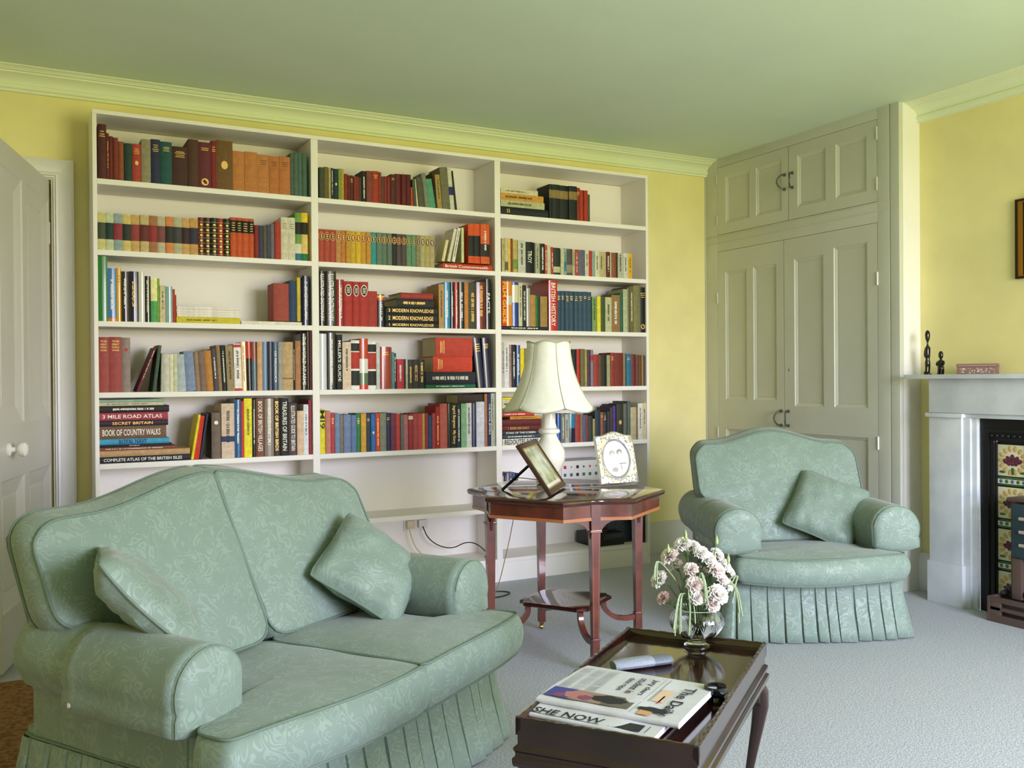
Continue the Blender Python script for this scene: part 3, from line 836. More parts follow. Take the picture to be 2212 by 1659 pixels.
def spine_patch(bm, u0, u1, z0, z1, w_, bul, mi, off=.0004, n=3):
    P = []
    for i in range(n+1):
        u = u0+(u1-u0)*i/n; x, y = spine_pt(u, w_, bul); P.append((x, y-off))
    for i in range(n):
        quad(bm, (P[i][0], P[i][1], z0), (P[i+1][0], P[i+1][1], z0), (P[i+1][0], P[i+1][1], z1), (P[i][0], P[i][1], z1), mi)
def book_cover(bm, w_, h, d, col, deco, R, mats):
    """spine at y=0 looking to -y; x 0..w, z 0..h"""
    base, _, txt = deco.partition('X')
    flags, _, bands = base.partition('B'); bands = bands.replace('D', 'D')
    gl = 'g' in flags
    def mi(m):
        if m not in mats: mats.append(m)
        return mats.index(m)
    m0 = mi(bmat(col, gl)); bul = min(.004, w_*.16) if not 'D' in flags else .0008
    # banding
    zs = [0, 1]; bl = []
    if 'm' in flags:
        mc = flags[flags.index('m')+1:flags.index('m')+7]; flags = flags[:flags.index('m')]; bl.append((mc, .29, .735))
    if 'k' in flags and not 'O' in flags: bl.append(('14100e', .62, .93))
    for s in bands.strip(':').split(','):
        if ':' in s:
            c, a, b = s.split(':'); b = ''.join(ch for ch in b if ch.isdigit()); bl.append((c, int(a)/100, int(b)/100))
    if 'L' in flags: bl.append(('8c7444', .60, .84))
    zs = sorted({0., 1.} | {v for q in bl for v in q[1:]})
    n = 6; pts = [spine_pt(i/n, w_, bul) for i in range(n+1)]
    for i in range(len(zs)-1):
        zc = (zs[i]+zs[i+1])/2; m_ = m0
        for c, a, b in bl:
            if a < zc < b: m_ = mi(bmat(c, gl))
        for j in range(n):
            f = quad(bm, (pts[j][0], pts[j][1], zs[i]*h), (pts[j+1][0], pts[j+1][1], zs[i]*h), (pts[j+1][0], pts[j+1][1], zs[i+1]*h), (pts[j][0], pts[j][1], zs[i+1]*h), m_)
    t = min(.0022, w_*.12)
    # boards: outer and inner faces
    for xo, xi in ((0, t), (w_, w_-t)):
        P = [(xo, 0), (xo, d), (xi, d), (xi, .001)]
        if xo > 0: P = P[::-1]
        V0 = [bm.verts.new((x, y, 0)) for x, y in P]; V1 = [bm.verts.new((x, y, h)) for x, y in P]
        for a in range(4):
            b = (a+1) % 4; f = bm.faces.new((V0[a], V1[a], V1[b], V0[b])); f.material_index = m0
        bm.faces.new(V0).material_index = m0; bm.faces.new(V1[::-1]).material_index = m0
    # spine head and tail
    for z in (0, h):
        V = [bm.verts.new((x, y, z)) for x, y in pts]+[bm.verts.new((w_-t, .001, z)), bm.verts.new((t, .001, z))]
        f = bm.faces.new(V if z else V[::-1]); f.material_index = m0
    g = M_GOLD
    light = sum(int(col[i:i+2], 16) for i in (0, 2, 4)) > 330
    if 't' in flags:
        k = mi(g); z = .86
        for q in range(R.choice((2, 3, 3, 4))):
            s = R.uniform(.22, .36); spine_patch(bm, .5-s, .5+s, z*h, (z+.016)*h, w_, bul, k); z -= R.uniform(.035, .05)
    if 'r' in flags and 'O' not in flags:
        k = mi(g)
        for q in range(7): z = .04+q*.14; spine_patch(bm, .04, .96, z*h, z*h+.0012, w_, bul, k)
        for q in range(6): z = .09+q*.14; spine_patch(bm, .3, .7, z*h, z*h+.008, w_, bul, k)
    if 'k' in flags and 'O' not in flags:
        k = mi(g)
        for q in range(4): z = .67+q*.06; spine_patch(bm, .22, .78, z*h, z*h+.003, w_, bul, k)
    def specks(cm, a=.1, b=.9, wf=.42):
        k = mi(cm); z = b*h; hw = wf/2*R.uniform(.8, 1.2)
        while z > a*h:
            l = R.uniform(.002, .0035)
            if R.random() > .14: spine_patch(bm, .5-hw*R.uniform(.6, 1), .5+hw*R.uniform(.7, 1), z-l, z, w_, bul, k, n=1)
            z -= l+.0013
    if not txt:
        if 'v' in flags: specks(M_GOLD, R.uniform(.1, .35), R.uniform(.75, .93))
        if 'w' in flags and 'O' not in flags: specks(M_LWH, R.uniform(.08, .3), R.uniform(.78, .93), .36)
        if 'D' in flags or 'D' in bands: specks(M_LBK if light else M_LWH, R.uniform(.15, .4), R.uniform(.8, .93), .3)
        if 'd' in flags:
            k = mi(M_LBK)
            for q in range(3): z = .84-q*.05; spine_patch(bm, .2, .8, z*h, z*h+.002, w_, bul, k)
    def disc(cx, cz, rx, rz, cm, off):
        k = mi(cm); N = 16; V = []
        for i in range(N):
            a = 2*PI*i/N; u = cx+rx*math.cos(a)/w_; x, y = spine_pt(u, w_, bul)
            V.append(bm.verts.new((x, y-off, cz+rz*math.sin(a))))
        bm.faces.new(V).material_index = k
    if 'O' in flags:
        q = flags[flags.index('O')+1]
        if q == 'w':
            disc(.5, .80*h, w_*.40, .030, M_LWH, .0005); disc(.5, .80*h, w_*.33, .025, bmat('14140f'), .0010)
            for i in range(4): spine_patch(bm, .3, .7, .80*h-.013+i*.008, .80*h-.010+i*.008, w_, bul, mi(M_LWH), off=.0016, n=1)
        else:
            c = {'k': '18180f', 'r': '7c2018', 'n': '1c4428', 'b': '24307c'}[q]
            disc(.5, .785*h, w_*.44, .020, M_GOLD, .0005); disc(.5, .785*h, w_*.38, .0185, bmat(c), .0010)
            for i in range(3): disc(.5, .785*h-.010+i*.010, w_*.16, .0022, M_GOLD, .0016)
    if 'e' in flags: disc(.5, .5*h, w_*.2, w_*.26, M_GOLD, .0006)
    if 'E' in flags: disc(.5, .13*h, w_*.3, w_*.3, M_GOLD, .0006)
    if 'o' in flags: disc(.5, .78*h, w_*.22, w_*.22, bmat('b83030') if light else M_LWH, .0006)
    return bul, txt
def page_block(w_, h, d, parent):
    t = min(.0022, w_*.12); bm = B(); box(bm, t, w_-t, .0015, d-.004, .003, h-.004)
    return link('page_block', bm, M_PAGE, parent, smooth=False)
def titled(o, txt, w_, h, bul, col, lying=False):
    dark = '!' in txt[:2]; s = txt.lstrip('!').lstrip(':'); 
    light = sum(int(col[i:i+2], 16) for i in (0, 2, 4)) > 420
    m_ = M_LBK if (light and not col == 'd03818') else M_LWH
    if 'GREAT' in s or 'BIRDS' in s or 'SECRET' in s or 'KNOWLEDGE' in s or 'Bergman' in s: m_ = M_GOLD
    if 'ROYAL NAVY' in s: m_ = bmat('1c1c70')
    if 'FILM' in s: m_ = bmat('e8d820')
    y = -bul-.0008
    if '#' in s:
        for i, wd in enumerate(s.split('#')):
            add_text('spine_title', wd, w_*.6, .0085, m_, o, frame_M((w_/2, y, h*.92-i*.0135), (1, 0, 0), (0, 0, 1), (0, -1, 0)))
    else:
        L_ = min(h*.86, w_*.5*len(s)*.95)
        if s in ('FACTS', 'TROY'): L_ = h*.4
        if 'FILM' in s or 'MI9' in s: L_ = h*(.9 if 'FILM' in s else .42)
        add_text('spine_title', s, L_, w_*(.8 if dark else .5), m_, o, frame_M((w_/2, y, h*.52 if s != 'MI9' else h*.77), (0, 0, -1), (1, 0, 0), (0, -1, 0)))
ORD = ['first', 'second', 'third', 'fourth', 'fifth', 'sixth', 'seventh', 'eighth', 'ninth', 'tenth', 'eleventh', 'twelfth', 'thirteenth', 'fourteenth', 'fifteenth', 'sixteenth', 'seventeenth', 'eighteenth', 'nineteenth', 'twentieth']
LEV = {'1': 'top', '2': 'second', '3': 'third', '4': 'fourth', '5': 'fifth'}
BAYN = {'1': 'left', '2': 'middle', '3': 'right'}
rows = []; key = None
for ln in BOOKS.strip().split('\n'):
    if ln[0] == '#': key = ln[1:]; rows.append((key, [])); continue
    p = ln.split(' ', 6); rows[-1][1].append(tuple(float(v)*1e-4 for v in p[:3])+(float(p[3]), float(p[4])*1e-4, p[5], p[6] if len(p) > 6 else ''))
allb = sorted(((b[1]*b[2], k, i) for k, L_ in rows for i, b in enumerate(L_)), reverse=True)
nst = sum(1 for l in STACKS.strip().split('\n') if l[0] != '#')
KEEP = {(k, i) for _, k, i in allb[:300-nst]}
rest_bm = B(); rest_mats = []
used_labels = {}
def look(col, w_, h, deco):
    c = cname(col); s = ''
    if h > .225: s = 'tall '
    elif h < .15: s = 'short '
    elif w_ < .018: s = 'slim '
    elif w_ > .043: s = 'thick '
    if 'm' in deco[:1]: c = c+' and '+cname(deco[1:7])+' banded'
    fl = deco.split('X')[0].split('B')[0]
    if fl.startswith('O'): c += ' oval-badged'
    elif fl.startswith('k'): c += ' black-banded'
    return s+c
for key, L_ in rows:
    z0 = S_Z[key[1:]]; shelf = '%s shelf of the %s bay' % (LEV[key[2]], BAYN[key[0]])
    cnt = {}
    looks = [look(b[5], b[1], b[2], b[6]) for b in L_]
    for i, (x0, w_, h, tilt, up, col, deco) in enumerate(L_):
        R = random.Random(key+str(i)); d = min(.235, max(.10, h*R.uniform(.62, .74))); w2 = w_-.0006
        yoff = .008+R.uniform(0, .008)
        if tilt > .5: Mx = Matrix.Translation((x0+w2, yoff, z0+up+.0004)) @ Matrix.Rotation(math.radians(tilt), 4, 'Y') @ Matrix.Translation((-w2, 0, 0))
        else: Mx = Matrix.Translation((x0, yoff, z0+up+.0004)) @ Matrix.Rotation(math.radians(tilt), 4, 'Y')
        lk = looks[i]; same = [j for j in range(len(L_)) if looks[j] == lk]
        if (key, i) not in KEEP:
            tb = B(); tm = []
            book_cover(tb, w2, h, d, col, deco, R, tm)
            pm = len(tm); tm.append(M_PAGE); box(tb, w2*.12, w2*.88, .0015, d-.004, .003, h-.004, pm)
            me = bpy.data.meshes.new('tmp'); tb.to_mesh(me); tb.free(); me.transform(Mx)
            for f in me.polygons:
                m_ = tm[f.material_index]
                if m_ not in rest_mats: rest_mats.append(m_)
                f.material_index = rest_mats.index(m_)
            rest_bm.from_mesh(me); bpy.data.meshes.remove(me)
            continue
        bm = B(); mats = []
        bul, txt = book_cover(bm, w2, h, d, col, deco, R, mats)
        o = link('book', bm, mats, None); o.matrix_world = Mx
        page_block(w2, h, d, o)
        if txt: titled(o, txt, w2, h, bul, col)
        lean = 'leaning ' if abs(tilt) > 5 else ''
        tt = deco.partition('X')[2].lstrip('!').lstrip(':').replace('#', ' ')
        tt = '' if any(q in tt for q in ('Bergman', 'MILLER', 'REDOUTES')) else ' '.join(tt.split())
        sh3 = shelf.replace('shelf of the ', 'shelf, ')
        if tt and '%s book titled %s, %s' % (lk, tt, sh3) not in used_labels and sum(1 for q in L_ if q[6].endswith(deco.partition('X')[2])) == 1: lab = '%s book titled %s, %s' % (lk, tt, sh3)
        elif len(same) == 1 and i > 0: lab = '%s%s book right of a %s one, %s' % (lean, lk, looks[i-1], sh3)
        elif len(same) == 1: lab = '%s%s book at the left end of its row, %s' % (lean, lk, sh3)
        else:
            r = same.index(i)
            sh2 = shelf.replace('shelf of the ', 'shelf, ')
            if len(same) <= 3:
                nb = 'at the left end' if i == 0 else 'just right of %s' % ('a '+looks[i-1]+' book' if looks[i-1] != lk else 'its twin')
                lab = '%s%s book %s, %s' % (lean, lk, nb, sh2)
            else: lab = '%s%s book, %s from left among its likes, %s' % (lean, lk, ORD[r], sh2)
        if len(lab.split()) > 16 or lab in used_labels:
            lab = '%s%s book, %s from the left, %s' % (lean, lk, ORD[same.index(i)], shelf.replace('shelf of the ', 'shelf, '))
        if lab in used_labels:
            lab = lab.replace(' book', ' volume', 1)
        used_labels[lab] = 1
        tag(o, lab, 'book', 'upright books on the %s' % shelf)
tag(link('book', rest_bm, rest_mats), 'slim books squeezed between the wider ones along every bookcase shelf', 'books', kind='stuff')
key = None; si = 0
for ln in STACKS.strip().split('\n'):
    if ln[0] == '#': key = ln[1:]; si = 0; gk = [l for l in ()]; continue
    p = ln.split(' ', 5); x0, L0, t, z = (float(v)*1e-4 for v in p[:4]); col = p[4]; deco = p[5] if len(p) > 5 else ''
    R = random.Random('s'+key+str(z)); d = .19
    if key == '2s5': d = .16
    bm = B(); mats = []
    mag = t < .013
    bul, txt = book_cover(bm, t, L0, d, col, deco, R, mats)
    nm = 'magazine' if mag and key == '1s3' else 'book'
    o = link(nm, bm, mats, None)
    o.matrix_world = Matrix.Translation((x0+L0, .010+R.uniform(0, .006), z+.0004)) @ Matrix.Rotation(-PI/2, 4, 'Y')
    if R.random() < 2: page_block(t, L0, d, o)
    if txt: titled(o, txt, t, L0, bul, col, True)
    lk = look(col, t, .2, '')
    lk = lk.replace('slim ', 'thin ')
    shelf = '%s shelf of the %s bay' % (LEV[key[2]], BAYN[key[0]])
    if si == 0: wh = 'lying flat at the bottom of a pile'
    else: wh = 'lying flat in a pile, %s from below' % ORD[si]
    if key == '2s2' or (key == '1s3' and col == 'e0dccc') or key == '3s3' or key == '2s5': wh = 'lying flat alone'
    lab = '%s %s %s, %s' % (lk, nm, wh, shelf.replace('shelf of the ', 'shelf, '))
    tt = ' '.join(deco.partition('X')[2].lstrip('!').lstrip(':').split())
    if tt and 'REDOUTES' not in tt: lab = '%s %s lying flat, titled %s, %s' % (lk, nm, tt, shelf.replace('shelf of the ', 'shelf, '))
    if len(lab.split()) > 16: lab = lab.replace(' lying flat', '')
    if lab in used_labels: lab = lab.replace('lying', 'laid')
    used_labels[lab] = 1
    tag(o, lab, nm, 'flat piled books on the %s' % shelf)
    si += 1
# lowest shelves: video tapes, white box, recorder, frames
vt = [('5c3c6c', 1.036, .021, .195), ('2c1c34', 1.058, .010, .192), ('9090a0', 1.069, .017, .19), ('5c64a0', 1.087, .020, .188), ('2c5c9c', 1.108, .018, .186), ('101014', 1.127, .018, .186)]
for i, (c, x, w_, h) in enumerate(vt):
    bm = B(); mats = []; book_cover(bm, w_-.0006, h, .11, c, 'gw', random.Random(i), mats); o = link('video_case', bm, mats); o.location = (x, .02, S_Z['s6']+.0004)
    tag(o, '%s video case standing on the low shelf behind the side table' % {0: 'purple', 1: 'thin dark violet', 2: 'silver-grey', 3: 'violet-blue', 4: 'bright blue', 5: 'black'}[i], 'video case', 'video cases on the low shelf')
bx = thing('storage_box', 'white cardboard box with small printed squares on the low shelf', 'box', (1.40, .03, S_Z['s6']+.0004))
part('box_body', bx, mat('white_card', 'd8d4d4', .6), (0, .36, 0, .18, 0, .235))
bm = B()
R = random.Random(3)
cols = [mat('print_'+c, c, .6) for c in ('1c1c1c', 'b02424', 'c0a840', '485868', '9c8c8c')]
for i in range(7):
    for j in range(4):
        if R.random() < .75:
            x = .06+i*.043; z = .20-j*.045; s = R.choice((.004, .006, .009)); quad(bm, (x-s, -.0006, z-s), (x+s, -.0006, z-s), (x+s, -.0006, z+s), (x-s, -.0006, z+s), R.randrange(5))
quad(bm, (.034, -.0006, .0), (.036, -.0006, .0), (.036, -.0006, .235), (.034, -.0006, .235), 1)
link('printed_marks', bm, cols, bx, smooth=False)
rc = thing('cassette_recorder', 'black cassette recorder on the bottom shelf behind the side table leg', 'recorder', (1.66, .03, .1284))
part('recorder_body', rc, mat('black_plastic', '101012', .35), (0, .215, 0, .2, 0, .075), bev=.004)
part('cassette_door', rc, mat('smoky_grey', '38383a', .2), (.06, .2, -.003, 0, .04, .068))
part('handle', rc, mat('black_plastic', '101012', .35), (.01, .2, .06, .07, .078, .086), bev=.002)
pf = thing('framed_picture', 'dark framed picture standing on the bottom shelf at the right end', 'picture', (1.80, .085, .1284))
for o in (part('frame', pf, mat('purple_frame', '34203c', .4), (.0, .19, .0, .012, 0, .012), (.0, .19, .0, .012, .178, .19), (.0, .012, 0, .012, .012, .178), (.178, .19, 0, .012, .012, .178)),
          part('picture_sheet', pf, mat('dark_print', '24303c', .3, var=.6, vscale=30), (.012, .178, .006, .010, .012, .178))):
    o.rotation_euler = (-.12, 0, 0)
pb = part('album', None, mat('black_album', '14121c', .4), (1.997, 2.022, .02, .2, .1284, .36)); tag(pb, 'black album standing upright against the right end of the bottom shelf', 'album')
# socket and plugs
sk = thing('wall_socket', 'white double wall socket behind the sofa in the middle bay', 'socket', (.619, .2595, .326))
part('socket_plate', sk, M_WHITE, (-.073, .073, -.010, 0, -.043, .043), bev=.003)
for i, (x, c, lb) in enumerate(((-.04, 'd8c8a8', 'cream'), (.03, 'e0dcd8', 'white'))):
    bm = B(); box(bm, -.024, .024, -.026, 0, -.026, .020, bev=.006)
    o = link('plug', bm, mat('plug_'+lb, c, .4), None, loc=(.619+x, .2493, .326)); tag(o, '%s plug pushed into the %s side of the wall socket' % (lb, ('left', 'right')[i]), 'plug', 'plugs in the wall socket')
bm = B(); tube(bm, chaikin([(.645, .22, .31), (.66, .19, .25), (.72, .18, .20), (.80, .16, .18), (.86, .12, .22), (.92, .10, .21), (.98, .08, .15), (.95, .06, .135)], 3, False), .003, 6)
tag(link('power_cable', bm, M_BLACK), 'black power cable looping from the right plug behind the sofa arm', 'cable')
bm = B(); tube(bm, chaikin([(.563, .22, .31), (.57, .20, .25), (.60, .19, .18), (.66, .17, .14)], 3, False), .003, 6)
tag(link('power_cable', bm, mat('cream_flex', 'cfc0a0', .5)), 'cream cable dropping from the left plug', 'cable')

# ------------------------------------------------------------------ built-in cupboard
XC = 2.717
cb = thing('built_in_cupboard', 'tall grey painted built-in cupboard with panelled double doors in the corner', 'cupboard', (XC, 0, 0))
def P_(y0, y1, z0, z1, x0=0, x1=.03): return (x0, x1, min(y0, y1), max(y0, y1), z0, z1)
part('frame', cb, M_GREY, P_(.27, .150, 0, 2.5615), P_(.150, -1.128, 2.504, 2.5615), P_(.150, -1.128, 1.953, 2.062), P_(-1.128, -1.205, 0, 2.5615), P_(.150, -1.128, 0, .115), P_(-1.211, -1.266, 0, 2.5615), P_(-1.205, -1.211, 0, 2.5615, .006, .03))
part('rail_moulding', cb, M_GREY, P_(.27, -1.205, 2.008, 2.014, -.003, 0), P_(.27, -1.205, 2.054, 2.060, -.004, 0), P_(.27, .262, 0, 2.5, -.006, 0))
part('side_panel', cb, M_WHITE, (0.03, .1615, -1.266, -1.252, 0, 2.5615))
def cdoor(y0, y1, z0, z1, panels, nm, hy):
    bm = panel_board(y0-y1-.005, z1-z0-.004, .022, panels, bev=.022, dep=.011)
    o = link(nm, bm, M_GREY, cb, smooth=True); o.location = (.0005, y0-.0025, z0+.002); o.rotation_euler = (0, 0, -PI/2)
    return o
UP = [(.078, .300, .068, .370), (.357, .577, .068, .370)]; UP2 = [(.070, .284, .068, .370), (.358, .571, .068, .370)]
o1 = cdoor(.150, -.484, 2.062, 2.504, UP, 'door', 0); o2 = cdoor(-.484, -1.128, 2.062, 2.504, UP2, 'door', 0)
LP = [(.070, .268, .87, 1.70), (.328, .528, .87, 1.70), (.070, .528, .10, .68)]
LP2 = [(.082, .306, .84, 1.71), (.382, .615, .84, 1.74), (.082, .615, .10, .68)]
o3 = cdoor(.150, -.442, .115, 1.953, LP, 'door', 0); o4 = cdoor(-.442, -1.128, .115, 1.953, LP2, 'door', 0)
M_HNDL = mat('grey_metal', '6c706c', .35, metal=.8)
def dpull(parent, x, z, bend):
    bm = B(); pts = [(x, -.002, z+.042), (x, -.022, z+.044), (x+bend*.6, -.040, z+.025), (x+bend, -.046, z), (x+bend*.6, -.040, z-.025), (x, -.022, z-.044), (x, -.002, z-.042)]
    tube(bm, chaikin(pts, 2, False), .0048, 8)
    for s in (1, -1): lathe(bm, [(.010, 0), (.010, .004), (.006, .008)], 12, Matrix.Translation((x, 0, z+s*.043)) @ Matrix.Rotation(PI/2, 4, 'X'))
    link('handle', bm, M_HNDL, parent)
dpull(o1, .600, .232, -.022); dpull(o2, .030, .232, .022); dpull(o3, .562, .765, -.018); dpull(o4, .030, .765, .018)
for d_, xx, zz in ((o4, .683, (1.50, .62)), (o2, .640, (.33, .06)), (o3, -.004, (1.5, .62)), (o1, -.004, (.33, .06))):
    for z in zz:
        bm = B(); lathe(bm, [(.0045, z), (.0045, z+.07)], 8, Matrix.Translation((xx, -.003, 0))); link('hinge', bm, M_WHITE if d_ in (o4,) else M_GREY, d_)
bm = B(); box(bm, .033, .037, -.001, 0, 1.045, 1.062); link('keyhole', bm, M_BLACK, o4, smooth=False)

# ------------------------------------------------------------------ fireplace
fp = thing('fireplace_surround', 'grey-white marble fireplace surround with a thin mantel shelf', 'fireplace', (XR_, -2.088, 0))
def FP(nm, m, *bs, bev=.003):
    bm = B()
    for x0, x1, y0, y1, z0, z1 in bs: box(bm, x0-XR_, x1-XR_, y0+2.02, y1+2.02, z0, z1, bev=bev)
    return link(nm, bm, m, fp)
FP('mantel_shelf', M_MARB, (2.655, 2.878, -2.77, -1.269, 1.115, 1.137))
for s in (0, 1):
    def my(a, b): return (b, a) if not s else (-4.04-a, -4.04-b)
    FP('pilaster', M_MARB, (2.70, 2.878, *my(-1.383, -1.563), .205, .925), (2.69, 2.878, *my(-1.376, -1.572), 0, .205), (2.684, 2.878, *my(-1.372, -1.576), .925, .945))
    FP('slip', M_MARB, (2.715, 2.878, *my(-1.5635, -1.600), 0, .925), (2.727, 2.878, *my(-1.6005, -1.627), 0, .925))
FP('frieze', M_MARB, (2.70, 2.878, -2.657, -1.383, .946, 1.1145), (2.712, 2.878, -2.45, -1.5765, .925, .9455))
ins = thing('cast_iron_insert', 'black cast-iron fireplace insert with floral tile columns', 'fire insert', (2.76, -2.09, 0))
def IN(nm, m, *bs, bev=.002, parent=ins):
    bm = B()
    for x0, x1, y0, y1, z0, z1 in bs: box(bm, x0-2.76, x1-2.76, y0+2.02, y1+2.02, z0, z1, bev=bev)
    return link(nm, bm, m, parent)
IN('iron_plate', M_BLACK, (2.745, 2.76, -2.412, -1.629, .82, .924), (2.745, 2.76, -1.70, -1.629, 0, .82), (2.745, 2.76, -2.412, -2.34, 0, .82), (2.755, 2.77, -2.17, -1.86, .70, .82), (2.755, 2.77, -1.885, -1.86, 0, .70), (2.755, 2.77, -2.17, -2.145, 0, .70), (2.755, 2.7765, -1.7052, -1.699, 0, .82), (2.775, 2.785, -1.86, -1.70, 0, .82), (2.775, 2.785, -2.34, -2.17, 0, .82))
IN('raised_moulding', M_BLACK, (2.738, 2.745, -1.678, -1.660, 0, .86), (2.738, 2.745, -2.38, -2.36, 0, .86), (2.738, 2.745, -2.38, -1.660, .86, .875))
bm = B()
for i in range(24):
    y = -1.69-i*.028; lathe(bm, [(.001, 0), (.008, .003), (.005, .007), (.001, .009)], 8, Matrix.Translation((-.016, y+2.02, .845)) @ Matrix.Rotation(-PI/2, 4, 'Y'))
link('relief_ornament', bm, M_BLACK, ins)
IN('firebox', mat('soot', '070707', .9), (2.96, 2.97, -2.17, -1.86, 0, .72), (2.77, 2.96, -1.875, -1.86, 0, .72), (2.77, 2.96, -2.17, -2.155, 0, .72), (2.77, 2.97, -2.17, -1.86, .72, .73), bev=0)
M_TC = mat('cream_glaze', 'e0d8b8', .1, coat=1); M_TY = mat('amber_glaze', 'c8a860', .12, coat=1); M_TP = mat('plum_glaze', '5c1c34', .12, coat=1); M_TG = mat('green_glaze', '3c6034', .12, coat=1); M_TB = mat('blue_glaze', '3c6c9c', .12, coat=1)
for yc in (-1.780, -2.255):
    for z0 in (.655, .455, .255, .055):
        t_ = IN('tile', M_TC, (2.766, 2.775, yc-.0745, yc+.0745, z0, z0+.148))
        bm = B()
        def ell(cy, cz, ry, rz, mi, dx, n=14, rot=0):
            V = []
            for i in range(n):
                a = 2*PI*i/n; p = ry*math.cos(a); q = rz*math.sin(a)
                V.append(bm.verts.new((.006-dx, yc+2.02+cy+p*math.cos(rot)-q*math.sin(rot), z0+.074+cz+p*math.sin(rot)+q*math.cos(rot))))
            c = bm.verts.new((.006-dx-.003, yc+2.02+cy, z0+.074+cz))
            for i in range(n): bm.faces.new((V[i], c, V[(i+1) % n])).material_index = mi
        for i in range(14):
            a = 2*PI*i/14; ell(.058*math.cos(a), .056*math.sin(a), .015, .010, 0, .0006, rot=a)
        for cy, cz, r_, rt in ((0, .012, .030, PI/2), (-.020, .006, .028, 2.1), (.020, .006, .028, 1.04), (-.034, -.004, .024, 2.6), (.034, -.004, .024, .54), (0, -.014, .018, 0), (-.018, -.014, .014, 0), (.018, -.014, .014, 0)):
            ell(cy, cz, r_*.62, .011, 1, .002, rot=rt)
        ell(0, -.05, .010, .018, 2, .001); ell(-.05, -.055, .016, .006, 2, .001); ell(.05, -.055, .016, .006, 2, .001)
        link('flower_relief', bm, [M_TY, M_TP, M_TG], t_)
        s_ = IN('tile_strip', M_TG, (2.766, 2.775, yc-.0745, yc+.0745, z0-.046, z0-.004))
        bm = B()
        box(bm, .0035, .0055, yc+2.02-.073, yc+2.02+.073, z0-.036, z0-.015, 0)
        for i in range(5): lathe(bm, [(.001, .003), (.008, .001), (.009, 0)], 10, Matrix.Translation((.0035, yc+2.02-.056+i*.028, z0-.025)) @ Matrix.Rotation(-PI/2, 4, 'Y'), mi=1 if i % 2 else 2)
        link('strip_relief', bm, [M_TC, M_TG, M_TB], s_)
# gas heater
M_BRZ = mat('bronze_metal', '6c5850', .4, metal=.35); M_STL = mat('steel_panel', '5c6c78', .25, metal=.8)
ht = thing('gas_fire', 'bronze and steel gas fire with coals standing in the hearth', 'gas fire', (2.67, -2.135, 0))
def HT(nm, m, *bs, bev=.002):
    bm = B()
    for x0, x1, y0, y1, z0, z1 in bs: box(bm, x0, x1, y0, y1, z0, z1, bev=bev)
    return link(nm, bm, m, ht)
HT('fender', M_BRZ, (-.075, -.06, -.33, .285, 0, .035), (-.075, -.06, -.33, .285, .055, .072), (-.075, -.06, -.33, .285, .092, .115), (-.075, -.06, .235, .285, .035, .092), (-.075, -.06, -.33, -.28, .035, .092), (-.075, .075, .285, .30, 0, .115), (-.075, .075, -.345, -.33, 0, .115), (-.04, -.035, -.33, .285, .0, .1))
HT('side_post', M_BRZ, (-.015, .07, .200, .222, .115, .56), (-.035, -.015, .16, .205, .115, .30)); HT('side_post', M_BRZ, (-.015, .07, -.26, -.238, .115, .56))
HT('canopy', M_BRZ, (-.045, .07, -.26, .222, .56, .575))
HT('radiant_panel', M_STL, (-.045, -.03, -.235, .198, .31, .55), (-.03, .0, -.235, .198, .30, .315))
bm = B()
for z in (.365, .425, .485):
    for k in range(5):
        y = .13-k*.08
        tube(bm, [(-.052, y+.028, z), (-.052, y-.028, z)], .008, 8)
link('radiant_bar', bm, mat('pale_clay', 'a89c90', .5), ht)
HT('coal_bed', mat('dark_ash', '1c1e22', .8), (-.034, .07, -.328, .283, 0, .10), bev=0)
coal = []
R = random.Random(5)
bm = B()
for i in range(46):
    r_ = R.uniform(.014, .026)
    g = bmesh.ops.create_icosphere(bm, subdivisions=1, radius=r_)
    c = Vector((R.uniform(-.02, .06), R.uniform(-.31, .265), .115+R.uniform(0, .02)+(.02 if i % 3 == 0 else 0)))
    for v in g['verts']: v.co = c+Vector((v.co.x*R.uniform(.7, 1.2), v.co.y*R.uniform(.8, 1.3), v.co.z*R.uniform(.6, 1)))
o = link('coals', bm, mat('coal', '2c3038', .6, var=.5, vscale=50), ht, smooth=False); o['kind'] = 'stuff'
